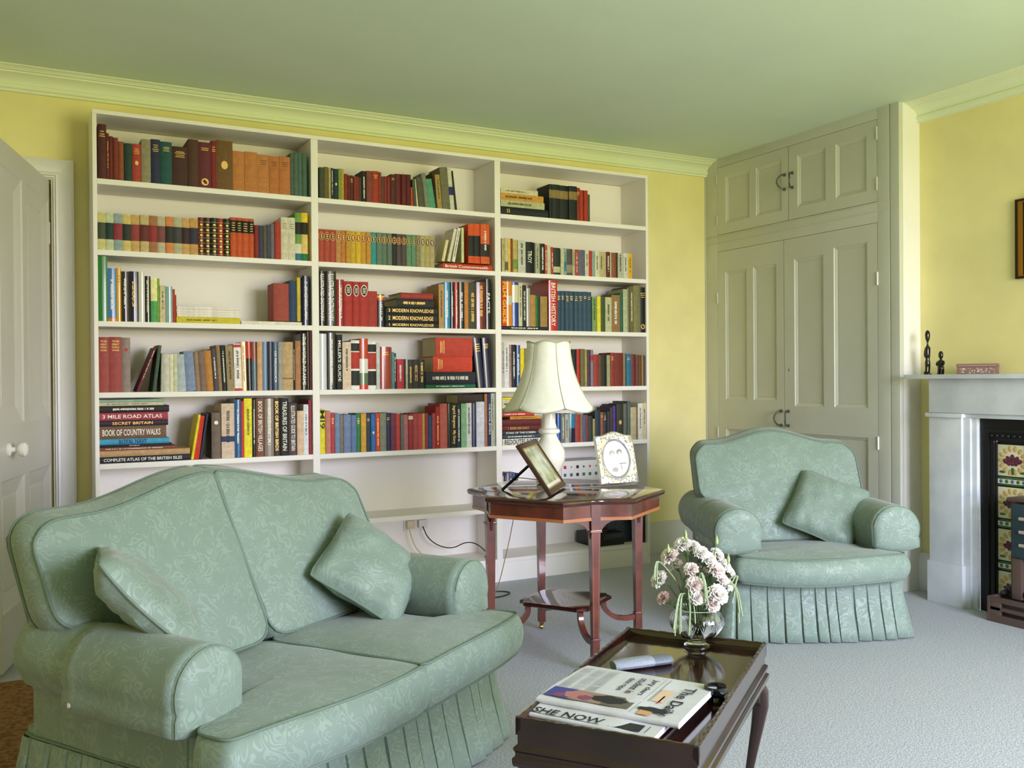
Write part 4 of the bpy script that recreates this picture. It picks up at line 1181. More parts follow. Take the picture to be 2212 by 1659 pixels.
# mantel ornaments
M_EB = mat('ebony', '140c08', .2, coat=.5)
def figure(name, y, H_, label, fat):
    bm = B(); T = Matrix.Translation((2.785, y, 1.1372)); k = H_/.227
    if not fat:
        lathe(bm, [(.019, 0), (.019, .004), (.016, .006)], 16, T)
        for s in (-1, 1): tube(bm, [T @ Vector((-.004, s*.009, .004)), T @ Vector((-.002, s*.009, .016)), T @ Vector((0, s*.0095, .032)), T @ Vector((0, s*.008, .05))], lambda t: .0068-.002*math.sin(t*PI), 8)
        for s in (-1, 1): lathe(bm, [(.001, -.006), (.006, -.004), (.007, 0), (.004, .005), (.001, .006)], 8, T @ Matrix.Translation((-.009, s*.009, .010)))
        lathe(bm, [(.001, .040), (.012, .043), (.0145, .055), (.013, .068), (.0105, .078), (.0130, .090), (.0145, .104), (.0120, .122), (.0125, .134), (.008, .146), (.0045, .152), (.0045, .168), (.009, .176), (.0125, .190), (.0135, .205), (.0105, .220), (.004, .227), (.001, .2275)], 18, T, squash=.92)
        for s in (-1, 1): tube(bm, [T @ Vector(p) for p in chaikin([(0, s*.011, .140), (-.003, s*.0155, .118), (-.007, s*.0145, .098), (-.011, s*.006, .088)], 2, False)], lambda t: .0042-.0015*t, 8)
        lathe(bm, [(.001, 0), (.003, .003), (.0025, .009), (.001, .012)], 8, T @ Matrix.Translation((-.0125, 0, .188)))
    else:
        for s in (-1, 1): tube(bm, [T @ Vector((-.003, s*.009, 0)), T @ Vector((0, s*.010, .02)), T @ Vector((0, s*.008, .04))], lambda t: .009-.001*t, 8)
        lathe(bm, [(.001, .022), (.0155, .026), (.0155, .036), (.012, .042), (.0150, .050), (.0175, .060), (.014, .068), (.006, .074), (.0045, .078), (.009, .084), (.0115, .096), (.010, .110), (.004, .1175), (.001, .118)], 18, T, squash=1.05)
        for s in (-1, 1): tube(bm, [T @ Vector(p) for p in chaikin([(0, s*.015, .066), (-.004, s*.021, .055), (-.009, s*.016, .044), (-.015, s*.006, .048)], 2, False)], lambda t: .0055-.0015*t, 8)
        lathe(bm, [(.001, 0), (.0025, .003), (.001, .008)], 8, T @ Matrix.Translation((-.0105, 0, .095)))
    tag(link(name, bm, M_EB), label, 'figurine')
figure('carved_figurine', -1.380, .227, 'tall slender black carved wooden figurine at the left end of the mantel shelf', False)
figure('carved_figurine', -1.457, .118, 'short stout black carved wooden figurine on the mantel shelf', True)
tb = thing('trinket_box', 'small brown inlaid lidded box on the mantel shelf', 'box', (2.775, -1.668, 1.1372), math.radians(30))
M_TBX = mat('rosewood', '80605c', .4)
bm = B(); box(bm, -.045, .045, -.088, .088, 0, .034, bev=.0015); tbb = link('box_body', bm, M_TBX, tb)
bm = B(); box(bm, -.047, .047, -.090, .090, .0345, .050, bev=.002); tbl = link('lid', bm, M_TBX, tb)
M_MOP = mat('mother_of_pearl', 'dcd8cc', .25)
bm = B(); R = random.Random(2)
for i in range(70):
    y = R.uniform(-.078, .078); z = R.uniform(.005, .029); s = R.choice((.0012, .0018, .003)); a = R.uniform(0, 3)
    V = [bm.verts.new((-.0456, y+s*math.cos(a+k*PI/2), z+s*math.sin(a+k*PI/2))) for k in range(4)]; bm.faces.new(V)
link('inlay', bm, M_MOP, tbb, smooth=False)
bm = B()
for i in range(40):
    y = -.078+i*.004; s = .0013; V = [bm.verts.new((-.0476, y+s*math.cos(k*PI/2), .041+s*math.sin(k*PI/2))) for k in range(4)]; bm.faces.new(V)
link('inlay', bm, M_MOP, tbl, smooth=False)
# framed painting on the right wall
pp = thing('framed_painting', 'dark painting in a gilt-edged black frame on the yellow wall above the mantel', 'painting', (XR_, -2.062, 1.778))
def PP(nm, m, bs, bev=.002):
    bm = B()
    for b in bs: box(bm, *b, bev=bev)
    return link(nm, bm, m, pp)
hw, hh = .258, .189
PP('frame', mat('black_frame', '241408', .35), [(-.020, 0, -hw, -hw+.012, -hh, hh), (-.020, 0, hw-.012, hw, -hh, hh), (-.020, 0, -hw+.012, hw-.012, -hh, -hh+.010), (-.020, 0, -hw+.012, hw-.012, hh-.010, hh)])
PP('gilt_moulding', mat('gilt_frame', 'b07c28', .3, metal=.7), [(-.018, -.002, -hw+.012, -hw+.034, -hh+.010, hh-.010), (-.018, -.002, hw-.034, hw-.012, -hh+.010, hh-.010), (-.018, -.002, -hw+.034, hw-.034, -hh+.010, -hh+.018), (-.018, -.002, -hw+.034, hw-.034, hh-.018, hh-.010)], bev=.004)
PP('canvas', mat('dark_oil_paint', '16140f', .3, var=.6, vscale=6), [(-.010, -.002, -hw+.034, hw-.034, -hh+.018, hh-.018)], bev=0)
# ------------------------------------------------------------------ upholstery
def outline_pts(poly, r, n=96): return resample(rr([Vector((p[0], p[1])) for p in poly], r), n)
def cushion(name, parent, poly, r, z0, z1, pt, pb, bulge, warp, wr=.0, seed=0, piping=True, n=170, exact=None):
    """boxed cushion: outline in xy, thickness z0..z1, crowned faces, side walls bulging"""
    P = outline_pts(poly, r, n); c = Vector((sum(p.x for p in P)/n, sum(p.y for p in P)/n))
    def nz(x, y, z): return noise.noise(Vector((x*5+seed, y*5, z*5)))*wr
    rings = []
    S = (.02, .2, .4, .58, .74, .86, .94, .985)
    crown = lambda s: (1-s**2.6)
    for s in S: rings.append([(c+(p-c)*s, z0-pb*crown(s), nz) for p in P])
    rings.append([(p, z0+.002, None) for p in P])
    for t in (.12, .3, .5, .7, .88):
        k = bulge*math.sin(PI*t)**.7
        rings.append([(p+(p-c).normalized()*k, z0+(z1-z0)*t, None) for p in P])
    rings.append([(p, z1-.002, None) for p in P])
    for s in reversed(S): rings.append([(c+(p-c)*s, z1+pt*crown(s), nz) for p in P])
    bm = B(); R_ = []
    for ring in rings:
        R_.append([Vector(warp(q.x, q.y, z+(f(q.x, q.y, z) if f else 0))) for q, z, f in ring])
    loft(bm, R_, True, True)
    o = link(name, bm, M_DAM, parent)
    if piping:
        for z in ((z0, z1)):
            bm = B(); tube(bm, [warp(p.x*1.003, p.y*1.003, z) for p in P], .0036, 7, closed=True); link('piping', bm, M_PIPE, o)
    return o
def arm_section(cx, r, zc, inn, out, zb, ang0=None):
    """cross-section of a rolled arm in xz for the right-hand side (x>0)"""
    P = [(inn, zb)]
    P += [(inn, zc-.03)]
    a0 = math.atan2(-.02, inn-cx) if False else PI-.25
    for i in range(17):
        a = a0-(a0+math.radians(62))*i/16
        P.append((cx+r*math.cos(a), zc+r*math.sin(a)*.98))
    P += [(out, zc-r*1.15), (out, zb)]
    return P
def sofa(root, hw, acx, ar, azc, ain, aout, ncush, seat_front, seat_z, back_hw, sh, peak, depth, divx, lean, seam=.265, seatback=.46, backbase=None, fx=.0, cap_edge=.42, seed=0, base_hw=None, skirt_out=.035, ay=.035):
    base_hw = base_hw or aout
    front = lambda x: seat_front(x)
    # base body
    poly = []
    for i in range(13):
        x = -base_hw+2*base_hw*i/12; poly.append((x, .055-.03*(1-(x/base_hw)**2)))
    poly += [(base_hw, depth), (-base_hw, depth)]
    bm = B(); P = outline_pts(poly, .03, 90)
    loft(bm, [[Vector((p.x, p.y, z)) for p in P] for z in (.03, .15, seam, seam+.02)], True, True)
    body = link('base', bm, M_DAM, root)
    bm = B(); tube(bm, [(p.x*1.004, p.y+.002*(1 if p.y > .3 else -1), seam) for p in P], .0045, 7, closed=True); link('piping', bm, M_PIPE, body)
    # arms
    for s in (-1, 1):
        sec = arm_section(acx, ar, azc, ain, aout, seam+.005)
        N = len(sec); y0, y1 = ay, depth-.05
        rings = []
        cxz = Vector((acx-.01, azc-.04))
        for t, k in ((-.012, .50), (-.010, .80), (-.005, .93), (.0, .975), (.008, 1.0)):
            rings.append([(cxz.x+(x-cxz.x)*k, y0+t, cxz.y+(z-cxz.y)*k if z > seam+.02 else z) for x, z in sec])
        for i in range(1, 16):
            y = y0+(y1-y0)*i/15
            rings.append([(x+noise.noise(Vector((x*6, y*7, z*6+s*9+seed)))*.004+(.006*math.sin(PI*i/15) if x > acx else 0), y, z+(.012*(i/15)**2 if z > azc-.05 else 0)) for x, z in sec])
        for t, k in ((.010, .96), (.02, .8), (.022, .4)):
            rings.append([(cxz.x+(x-cxz.x)*k, y1+t, cxz.y+.01+(z-cxz.y)*k if z > seam+.02 else z) for x, z in sec])
        R_ = [[Vector((s*x, y, z)) for x, y, z in r_] for r_ in rings]
        if s < 0: R_ = [list(reversed(r_)) for r_ in R_]
        bm = B(); loft(bm, R_, True, True); bmesh.ops.recalc_face_normals(bm, faces=bm.faces[:])
        am = link('arm', bm, M_DAM, root)
        # loose arm cover: hugs the roll over its front part and hangs down outside
        top = []
        for i in range(25):
            a = (PI-.15)-((PI-.15)+math.radians(20))*i/24
            top.append((acx+(ar+.007)*math.cos(a), azc+(ar+.007)*math.sin(a)*.98))
        full = [(ain-.006, azc-.075)]+top+[(acx+ar+.006, azc-.045), (acx+ar+.006, azc-.062), (acx+ar+.006, azc-.080)]
        rings = []
        for t, k in ((-.004, 1.0),):
            rings.append([(x, y0+t, z) for x, z in full])
        for i in range(1, 15):
            y = y0+(cap_edge-y0)*i/14
            rings.append([(x+noise.noise(Vector((x*8, y*9, z*8+s*5+seed)))*.003+(.004 if i == 14 else 0), y, z) for x, z in full])
        bm = B(); R_ = [[Vector((s*x, y, z)) for x, y, z in r_] for r_ in rings]
        if s < 0: R_ = [list(reversed(r_)) for r_ in R_]
        loft(bm, R_, False, False); bmesh.ops.recalc_face_normals(bm, faces=bm.faces[:])
        cc = (acx-.002, azc-.01); ring0 = full+[(full[-1][0]+(full[0][0]-full[-1][0])*q/6, full[-1][1]+(full[0][1]-full[-1][1])*q/6-.020*math.sin(PI*q/6)) for q in range(1, 6)]
        fr_ = []
        for t, k in ((-.026, .04), (-.026, .45), (-.024, .75), (-.019, .90), (-.012, .975), (-.0035, 1.0)):
            fr_.append([Vector((s*(cc[0]+(x-cc[0])*k), y0+t+.002*noise.noise(Vector((x*30, z*30, seed))), cc[1]+(z-cc[1])*k)) for x, z in ring0])
        loft(bm, fr_, True, True); bmesh.ops.recalc_face_normals(bm, faces=bm.faces[:])
        cv = link('arm_cover', bm, M_DAM, root)
        sol = cv.modifiers.new('thick', 'SOLIDIFY'); sol.thickness = .003; sol.offset = 1
        bm = B(); tube(bm, [(s*x, cap_edge+.001, z) for x, z in full], .0022, 6); link('cover_hem', bm, M_DAM, cv)
        bm = B(); k = .985; tube(bm, [(s*(cxz.x+(x-cxz.x)*k), y0-.014, cxz.y+(z-cxz.y)*k) for x, z in full[1:]], .0028, 6); link('piping', bm, M_PIPE, cv)
        bm = B(); lathe(bm, [(.001, 0), (.006, .001), (.006, .003), (.001, .004)], 12, Matrix.Translation((s*(acx+ar+.008), cap_edge-.02, azc-.066)) @ Matrix.Rotation(s*PI/2, 4, 'Y')); link('button', bm, M_CERAM, cv)
        bm = B(); tube(bm, [(s*(aout-.001), ay+.02, seam+.01), (s*(aout-.001), ay+.018, azc-.1)], .003, 6); link('piping', bm, M_PIPE, am)
    # back frame
    lr = math.radians(lean); sl, cl = math.sin(lr), math.cos(lr)
    by, bz = (backbase or (seatback, seat_z))
    def W_(x, s_, t):
        k = min(1, max(0, s_/.42)); return (x, by+s_*sl+t*cl, bz+s_*cl-t*sl*(1-k)+t*.11*k)
    def topc(x, hwid, k=0):
        u = min(1, abs(x)/hwid); return (sh-bz)/cl+((peak-sh)/cl)*(math.cos(PI*min(1, u*1.35))*.5+.5)+k-.055*(max(0, u-.84)/.16)**2.6
    fp_ = [(-ain*.98, -.19), (ain*.98, -.19), (ain*.98, .10), (back_hw*.95, .16)]
    for i in range(25):
        x = back_hw*.965-2*back_hw*.965*i/24; fp_.append((x, topc(x, back_hw, -.055)))
    fp_ += [(-back_hw*.95, .16), (-ain*.98, .10)]
    cushion('back_frame', root, fp_, .02, .105, .165, .012, 0, .012, W_, wr=.008, seed=3+seed)
    # back cushions
    edges = [-back_hw]+divx+[back_hw]
    for q in range(ncush):
        xa, xb = edges[q]+(.002 if q else 0), edges[q+1]-(.002 if q < ncush-1 else 0)
        lo_a = xa if q else -(ain+.01); lo_b = xb if q < ncush-1 else ain+.01
        sn = (azc+ar*.92-bz)/cl
        pl = [(lo_a, 0), (lo_b, 0)]
        if q == ncush-1: pl += [(lo_b, sn), (xb, sn+.012)]
        m = 17
        for i in range(m):
            x = xb+(xa-xb)*i/(m-1); pl.append((x, topc(x, back_hw)))
        if q == 0: pl += [(xa, sn+.012), (lo_a, sn)]
        def W2(x, s_, z): return W_(x, s_*.955, -z)
        cushion('back_cushion', root, pl, .075, -.112, .0, .034, 0, .010, W2, wr=.007, seed=q*11+seed)
    # seat cushions
    sedges = [-hw]+divx+[hw]
    for q in range(ncush):
        xa, xb = sedges[q]+(.001 if q else 0), sedges[q+1]-(.001 if q < ncush-1 else 0)
        pl = []
        for i in range(13):
            x = xa+(xb-xa)*i/12; pl.append((x, seat_front(x)))
        if q == ncush-1: pl += [(xb, ay-.028), (ain-.002, ay-.024)]
        pl += [(ain-.002 if q == ncush-1 else xb, seatback+.03), (-ain+.002 if q == 0 else xa, seatback+.03)]
        if q == 0: pl += [(-ain+.002, ay-.024), (xa, ay-.028)]
        def W3(x, y, z):
            f_ = max(0, (y+.02)); return (x, y, z-.010*min(1, f_*2.2)+.004*math.sin(x*9+seed))
        cushion('seat_cushion', root, pl, .060, seam+.010, seat_z, .016, 0, .026, W3, wr=.006, seed=q*7+30+seed)
    # pleated skirt
    path = [(-base_hw-.004, depth+.004), (-base_hw-.004, .052)]
    for i in range(1, 24):
        x = -base_hw+2*base_hw*i/24; path.append((x, .048-.03*(1-(x/base_hw)**2)))
    path += [(base_hw+.004, .052), (base_hw+.004, depth+.004), (-base_hw-.004, depth+.004)]
    Q = rr([Vector(p) for p in path[:-1]], .025); Q = resample(Q, 1500); N = len(Q)
    R = random.Random(11+seed); L_ = [0]
    for i in range(1, N): L_.append(L_[-1]+(Q[i]-Q[i-1]).length)
    pl_w = []; s = 0
    while s < L_[-1]: w_ = R.uniform(.045, .085); pl_w.append((s, w_, R.uniform(.6, 1.25))); s += w_
    cols = []
    j = 0
    for i in range(N):
        while j < len(pl_w)-1 and L_[i] >= pl_w[j+1][0]: j += 1
        ph = (L_[i]-pl_w[j][0])/pl_w[j][1]
        off = (.72+.28*math.sin(ph/.84*PI*.5) if ph < .84 else max(0, (1-ph)/.16)**1.3)
        t = (Q[(i+1) % N]-Q[i-1]).normalized(); nrm = Vector((t.y, -t.x))
        if nrm.dot(Q[i]-Vector((0, depth/2))) < 0: nrm = -nrm
        col = []
        for k in range(7):
            v = k/6; z = seam-.002-(seam-.008)*v
            e = .002+skirt_out*v**1.3*.6+off*(.004+.030*v*(.6+.4*pl_w[j][2]))+.006*v*noise.noise(Vector((L_[i]*4, v*3, seed)))
            col.append(Vector((Q[i].x+nrm.x*e, Q[i].y+nrm.y*e, z+(.005*noise.noise(Vector((L_[i]*8, 0, seed+3))) if k == 6 else 0))))
        cols.append(col)
    rings = [[c[k] for c in cols] for k in range(7)]
    bm = B(); loft(bm, rings, True, False); bmesh.ops.recalc_face_normals(bm, faces=bm.faces[:])
    sk_ = link('pleated_skirt', bm, M_DAM, root)
    sol = sk_.modifiers.new('thick', 'SOLIDIFY'); sol.thickness = .002; sol.offset = -1
sf = thing('sofa', 'pale green damask two-seat sofa with rolled arms and pleated skirt', 'sofa', (-.468, -2.272, 0), math.radians(32))
sofa(sf, .600, .532, .088, .460, .446, .565, 2, lambda x: -.03-.055*(1-(x/.60)**2), .390, .60, .808, .880, .725, [.01], 27, seatback=.445, seed=0, seam=.258, ay=.115, cap_edge=.47, skirt_out=.058)
ac = thing('armchair', 'pale green damask armchair with humped back beside the corner cupboard', 'armchair', (1.683, -1.700, 0), math.radians(-24))
sofa(ac, .36, .350, .096, .466, .258, .37, 1, lambda x: -.02-.09*(1-(x/.37)**2), .370, .395, .825, .888, .74, [], 25, seatback=.36, seed=50, cap_edge=.32, seam=.250, skirt_out=.055, ay=.045)
def throw(label, size, th, M_, seed, cat='cushion'):
    n = 22; bm = B(); V = {}
    for side in (1, -1):
        for i in range(n+1):
            for j in range(n+1):
                x = -1+2*i/n; y = -1+2*j/n
                ed = i in (0, n) or j in (0, n)
                if ed and side < 0: V[side, i, j] = V[1, i, j]; continue
                pin = 1-.07*(1-abs(x)**2)*abs(y)**3-.0; pin2 = 1-.07*(1-abs(y)**2)*abs(x)**3
                cr_ = 1-.075*(abs(x)*abs(y))**5; X_ = x*size/2*pin2*cr_; Y_ = y*size/2*pin*cr_
                h = th/2*((1-abs(x)**3)*(1-abs(y)**3))**.55
                wv = noise.noise(Vector((x*2.2+seed, y*2.2, side*3)))*.012+noise.noise(Vector((x*5+y*2+seed, y*1.5, side)))*.007
                Z_ = side*(h+wv*min(1, h/(th*.25)))+.008*math.sin(x*2+seed)+.010*x*y
                V[side, i, j] = bm.verts.new((X_, Y_, Z_))
    for side in (1, -1):
        for i in range(n):
            for j in range(n):
                f = [V[side, i, j], V[side, i+1, j], V[side, i+1, j+1], V[side, i, j+1]]
                if side < 0: f.reverse()
                bm.faces.new(f)
    loop = [V[1, i, 0].co.copy() for i in range(n)]+[V[1, n, j].co.copy() for j in range(n)]+[V[1, n-i, n].co.copy() for i in range(n)]+[V[1, 0, n-j].co.copy() for j in range(n)]
    o = link('throw_cushion', bm, M_DAM); o.matrix_world = M_
    tag(o, label, cat, 'throw cushions')
    bm = B(); tube(bm, loop, .0036, 7, closed=True); link('piping', bm, M_PIPE, o)
    return o
def pose(c, nrm, spin, ):
    n = Vector(nrm).normalized(); x = Vector((0, 0, 1)).cross(n).normalized(); y = n.cross(x)
    a = spin; x2 = x*math.cos(a)+y*math.sin(a); y2 = -x*math.sin(a)+y*math.cos(a)
    return frame_M(c, x2, y2, n)
def Rz(a, v): a = math.radians(a); return Vector((v[0]*math.cos(a)-v[1]*math.sin(a), v[0]*math.sin(a)+v[1]*math.cos(a), v[2]))
throw('square green damask cushion leaning in the right corner of the sofa', .325, .12, pose((-.350, -1.745, .528), Rz(32, (-.12, -.72, .70)), math.radians(36)), 1)
throw('green damask cushion seen edge-on against the left arm of the sofa', .32, .11, frame_M((-.468+(-.455)*.848-.40*.53, -2.272+(-.455)*.53+.40*.848, .612), Rz(32, (.55, -.44, -.71)), Rz(32, (-.62, -.78, 0))*-1, Rz(32, (.554, -.44, .705))), 5)
throw('square green damask cushion propped in the right corner of the armchair', .33, .12, pose((1.960, -1.470, .520), Rz(-24, (-.22, -.78, .55)), math.radians(-22)), 9)

# ------------------------------------------------------------------ octagonal side table
TC = Vector((.669, -1.267)); TA = math.radians(-101.6); TR = .345; TT = .670
st = thing('side_table', 'octagonal mahogany side table with tapered legs and a small lower shelf', 'side table', (TC.x, TC.y, 0), TA)
def oct_out(Rc, Rl, half=.366):
    P = []
    for k in range(4):
        a = k*PI/2; c0 = Vector((math.cos(a-half), math.sin(a-half)))*Rc; c1 = Vector((math.cos(a+half), math.sin(a+half)))*Rc
        m = Vector((math.cos(a), math.sin(a)))*Rl
        # serpentine: corner, scoop in towards the leg, corner
        for t in (0, .1, .25, .4, .5, .6, .75, .9, 1):
            w_ = math.sin(PI*t)**1.5; base = c0.lerp(c1, t); q = base + (m-base.lerp(m, 0)).normalized()*0 if False else base
            nrm = Vector((math.cos(a), math.sin(a))); P.append(base-nrm*(Rc*math.cos(half)-Rl)*w_)
    return P
bm = B(); n = 1
prof = [(.982, TT-.022), (.992, TT-.018), (1.0, TT-.012), (1.0, TT-.006), (.99, TT-.0015), (.975, TT)]
loft(bm, [[Vector((p.x*k, p.y*k, z)) for p in oct_out(.412, .356)] for k, z in prof], True, True)
link('table_top', bm, mat('table_top_wood', '43211a', .10, var=.3, vscale=12, coat=.8), st)
bm = B(); loft(bm, [[Vector((p.x*k, p.y*k, z)) for p in oct_out(.388, .340)] for k, z in ((.93, TT-.077), (1, TT-.077), (1, TT-.023), (.93, TT-.023))], True, False)
ap = link('apron', bm, M_MAHOG_RED, st)
bm = B(); loft(bm, [[Vector((p.x*k, p.y*k, z)) for p in oct_out(.390, .342)] for k, z in ((.99, TT-.083), (1.002, TT-.083), (1.002, TT-.071), (.99, TT-.071))], True, False); link('inlay_band', bm, M_INLAY, ap)
for k in range(4):
    A = Matrix.Rotation(k*PI/2, 4, 'Z')
    bm = B(); s = lambda z: .0115+.0075*(z/.60)
    R_ = []
    for z in (.035, .13, .131, .545, .60, TT-.024):
        h = s(z) if z > .1305 else s(z)+.0025*(1-(z-.035)/.2)
        R_.append([A @ Vector((TR-.02+x*h, y*h, z)) for x, y in ((-1, -1), (1, -1), (1, 1), (-1, 1))])
    loft(bm, R_, True, True)
    box(bm, TR-.02-.023, TR-.02+.023, -.023, .023, .542, .550, bev=.002, M=A)
    box(bm, TR-.02-.017, TR-.02+.017, -.017, .017, .125, .132, bev=.002, M=A)
    lg = link('leg', bm, M_MAHOG_RED, st)
    bm = B()
    for sy in (-1, 1):
        for a, b in ((.14, .535),):
            h0, h1 = s(a), s(b); 
            quad(bm, A @ Vector((TR-.02+h0+.0004, sy*h0*.72-.0006, a)), A @ Vector((TR-.02+h0+.0004, sy*h0*.72+.0006, a)), A @ Vector((TR-.02+h1+.0004, sy*h1*.72+.0006, b)), A @ Vector((TR-.02+h1+.0004, sy*h1*.72-.0006, b)))
    quad(bm, A @ Vector((TR+.004, -.023, .5425)), A @ Vector((TR+.004, .023, .5425)), A @ Vector((TR+.004, .023, .545)), A @ Vector((TR+.004, -.023, .545)))
    link('stringing', bm, M_INLAY, lg, smooth=False)
    bm = B(); T = A @ Matrix.Translation((TR-.02, 0, 0)); lathe(bm, [(.008, .022), (.010, .026), (.010, .036)], 12, T)
    lathe(bm, [(.002, -.005), (.0105, -.005), (.0105, .005), (.002, .005)], 14, A @ Matrix.Translation((TR-.012, 0, .0108)) @ Matrix.Rotation(PI/2, 4, 'X')); link('castor', bm, M_BRASS, lg)
    # curved brackets under the apron
    for sy in (-1, 1):
        P = [(0, 0), (.075, 0)]+[(.075*(1-math.sin(t*PI/2))+.004, -.008-.06*(1-math.cos(t*PI/2))) for t in (0, .25, .5, .75, 1)]+[(0, -.08)]
        bm = B(); loft(bm, [[A @ Vector((TR-.02+d, sy*(.017+x), TT-.078+z)) for x, z in P] for d in (-.006, .006)], True, True)
        bmesh.ops.recalc_face_normals(bm, faces=bm.faces[:]); link('bracket', bm, M_MAHOG_RED, st)
    # curved stretcher up to the low shelf
    pts = [(TR-.03, 0, .115), (.27, 0, .108), (.215, 0, .118), (.175, 0, .150), (.165, 0, .180), (.170, 0, .198)]
    pts = chaikin(pts, 2, False); bm = B(); rings = []
    for i, p in enumerate(pts):
        t = (pts[min(i+1, len(pts)-1)]-pts[max(i-1, 0)]).normalized(); u = Vector((-t.z, 0, t.x))
        rings.append([A @ (p+u*a+Vector((0, b, 0))) for a, b in ((-.010, -.010), (.010, -.010), (.010, .010), (-.010, .010))])
    loft(bm, rings, True, True); bmesh.ops.recalc_face_normals(bm, faces=bm.faces[:]); link('stretcher', bm, M_MAHOG_RED, st)
P = []
for k in range(4):
    a = k*PI/2
    for da, r_ in ((-.13, .196), (0, .186), (.13, .196), (.40, .165), (PI/4, .155), (PI/2-.40, .165)): P.append(Vector((math.cos(a+da), math.sin(a+da)))*r_)
bm = B(); loft(bm, [[Vector((p.x*k, p.y*k, z)) for p in P] for k, z in ((.96, .199), (1, .203), (1, .213), (.97, .217))], True, True)
link('lower_shelf', bm, mat('lower_shelf_wood', '3a1610', .12, var=.3, vscale=12, coat=.8), st)

# ------------------------------------------------------------------ lamp
LX_, LY_ = .715, -1.060
lp = thing('table_lamp', 'cream ceramic baluster table lamp with a scalloped ivory fabric shade', 'lamp', (LX_, LY_, TT+.0005))
bm = B(); lathe(bm, [(.050, 0), (.058, .003), (.058, .014), (.046, .022), (.036, .032), (.040, .046), (.056, .072), (.068, .100), (.071, .120), (.068, .145), (.056, .170), (.042, .192), (.034, .208), (.033, .216), (.046, .223), (.048, .230), (.046, .237), (.034, .244), (.029, .265), (.029, .300), (.026, .322), (.012, .328)], 40)
link('lamp_base', bm, M_CERAM, lp)
bm = B(); lathe(bm, [(.008, .32), (.008, .322), (.014, .325), (.014, .365), (.004, .37)], 14); link('bulb_holder', bm, M_BRASS, lp)
M_SHADE = mat('ivory_shade', (.80, .79, .71, 1), .85, var=.03, vscale=30)
NS, per = 6, 12
def shade_r(t): # t 0 top .. 1 bottom
    return .096+.094*(t**2.2)+.012*t
rings = []
for k in range(15):
    t = k/14; ring = []
    for i in range(NS*per):
        ph = (i % per)/per; a = 2*PI*(i/(NS*per))+.35
        sc_ = math.sin(PI*ph); r_ = shade_r(t)*(1-.045+.045*sc_**.6+.0)
        z = .612-(.612-.322)*t-(.020*sc_**.8*t**3)+.010*sc_*(1-t)**3+(.012*t**3)
        ring.append(Vector((r_*math.cos(a), r_*math.sin(a), z)))
    rings.append(ring)
bm = B(); loft(bm, rings, True, False); bmesh.ops.recalc_face_normals(bm, faces=bm.faces[:])
sh_ = link('lamp_shade', bm, M_SHADE, lp); sol = sh_.modifiers.new('thick', 'SOLIDIFY'); sol.thickness = .002; sol.offset = -1
M_TRIM = mat('shade_trim', 'a8aa90', .8)
bm = B()
for q in (0, 14): tube(bm, [p*1.0+Vector((0, 0, 0)) for p in rings[q]], .0026, 6, closed=True)
for s_ in range(NS): tube(bm, [rings[k][s_*per]*1.004 for k in range(15)], .0018, 6)
link('shade_trim', bm, M_TRIM, sh_)
bm = B(); tube(bm, chaikin([(LX_+.04, LY_+.02, TT+.004), (LX_+.0, LY_+.16, TT+.004), (LX_-.05, LY_+.32, TT+.006), (LX_+.07, LY_+.42, TT-.03), (LX_+.065, LY_+.45, .46), (LX_+.02, LY_+.48, .22), (LX_-.02, LY_+.48, .10), (LX_-.08, LY_+.47, .03), (LX_-.25, LY_+.46, .005)], 3, False), .0022, 6)
tag(link('lamp_cord', bm, mat('tan_flex', 'a08858', .5)), 'thin tan lamp cord hanging behind the side table down to the carpet', 'cord')
bm = B(); tube(bm, chaikin([(.56, -.30, .006), (.75, -.22, .005), (.90, -.20, .005), (.95, -.27, .005), (.86, -.33, .005), (.70, -.32, .005), (.52, -.33, .005)], 3, False), .0032, 6)
tag(link('floor_cable', bm, M_BLACK), 'black cable looping on the carpet beside the side table', 'cable')

# ------------------------------------------------------------------ picture frames on the side table
def lean_frame(BLx, BRx, phi, zz):
    e = (Vector(BRx)-Vector(BLx)); W_ = e.length; e.normalize(); back = Vector((-e.y, e.x, 0)); up = Vector((0, 0, 1))*math.cos(phi)+back*math.sin(phi); nrm = e.cross(up)
    return W_, frame_M((BLx[0], BLx[1], zz), e, -nrm*-1*-1 if False else up.cross(e)*1.0, up), e, up
TTz = TT+.0006
W_, Mf, e_, up_ = lean_frame((.484, -1.470, 0), (.708, -1.214, 0), math.radians(34), TTz+.009)
# local: x along the bottom edge, y = back, z up the frame
fr = thing('photo_frame', 'dark wooden photo frame on an easel strut beside the lamp, seen obliquely', 'photo frame', (0, 0, 0)); fr.matrix_world = Mf
M_FRW = mat('walnut_frame', '3a2418', .35, var=.2, vscale=20)
H_ = .235; b_ = .022
part('frame', fr, M_FRW, (0, W_, 0, .016, 0, b_), (0, W_, 0, .016, H_-b_, H_), (0, b_, 0, .016, b_, H_-b_), (W_-b_, W_, 0, .016, b_, H_-b_), bev=.003)
part('gilt_slip', fr, mat('gold_slip', 'b89c58', .4, metal=.4), (b_, W_-b_, .004, .010, b_, b_+.006), (b_, W_-b_, .004, .010, H_-b_-.006, H_-b_), (b_, b_+.006, .004, .010, b_, H_-b_), (W_-b_-.006, W_-b_, .004, .010, b_, H_-b_), bev=0)
part('photograph', fr, mat('landscape_photo', 'c8d0c0', .15, col2='788058', vscale=14), (b_+.006, W_-b_-.006, .006, .009, b_+.006, H_-b_-.006), bev=0)
part('photo_mount', fr, mat('white_mount', 'd8d8d0', .5), (b_+.006, W_-b_-.006, .0052, .006, b_+.006, b_+.02), bev=0)
part('glazing', fr, mat('dark_backing', '241c14', .6), (.01, W_-.01, .012, .015, .01, H_-.01), bev=0).name = 'backing_board'
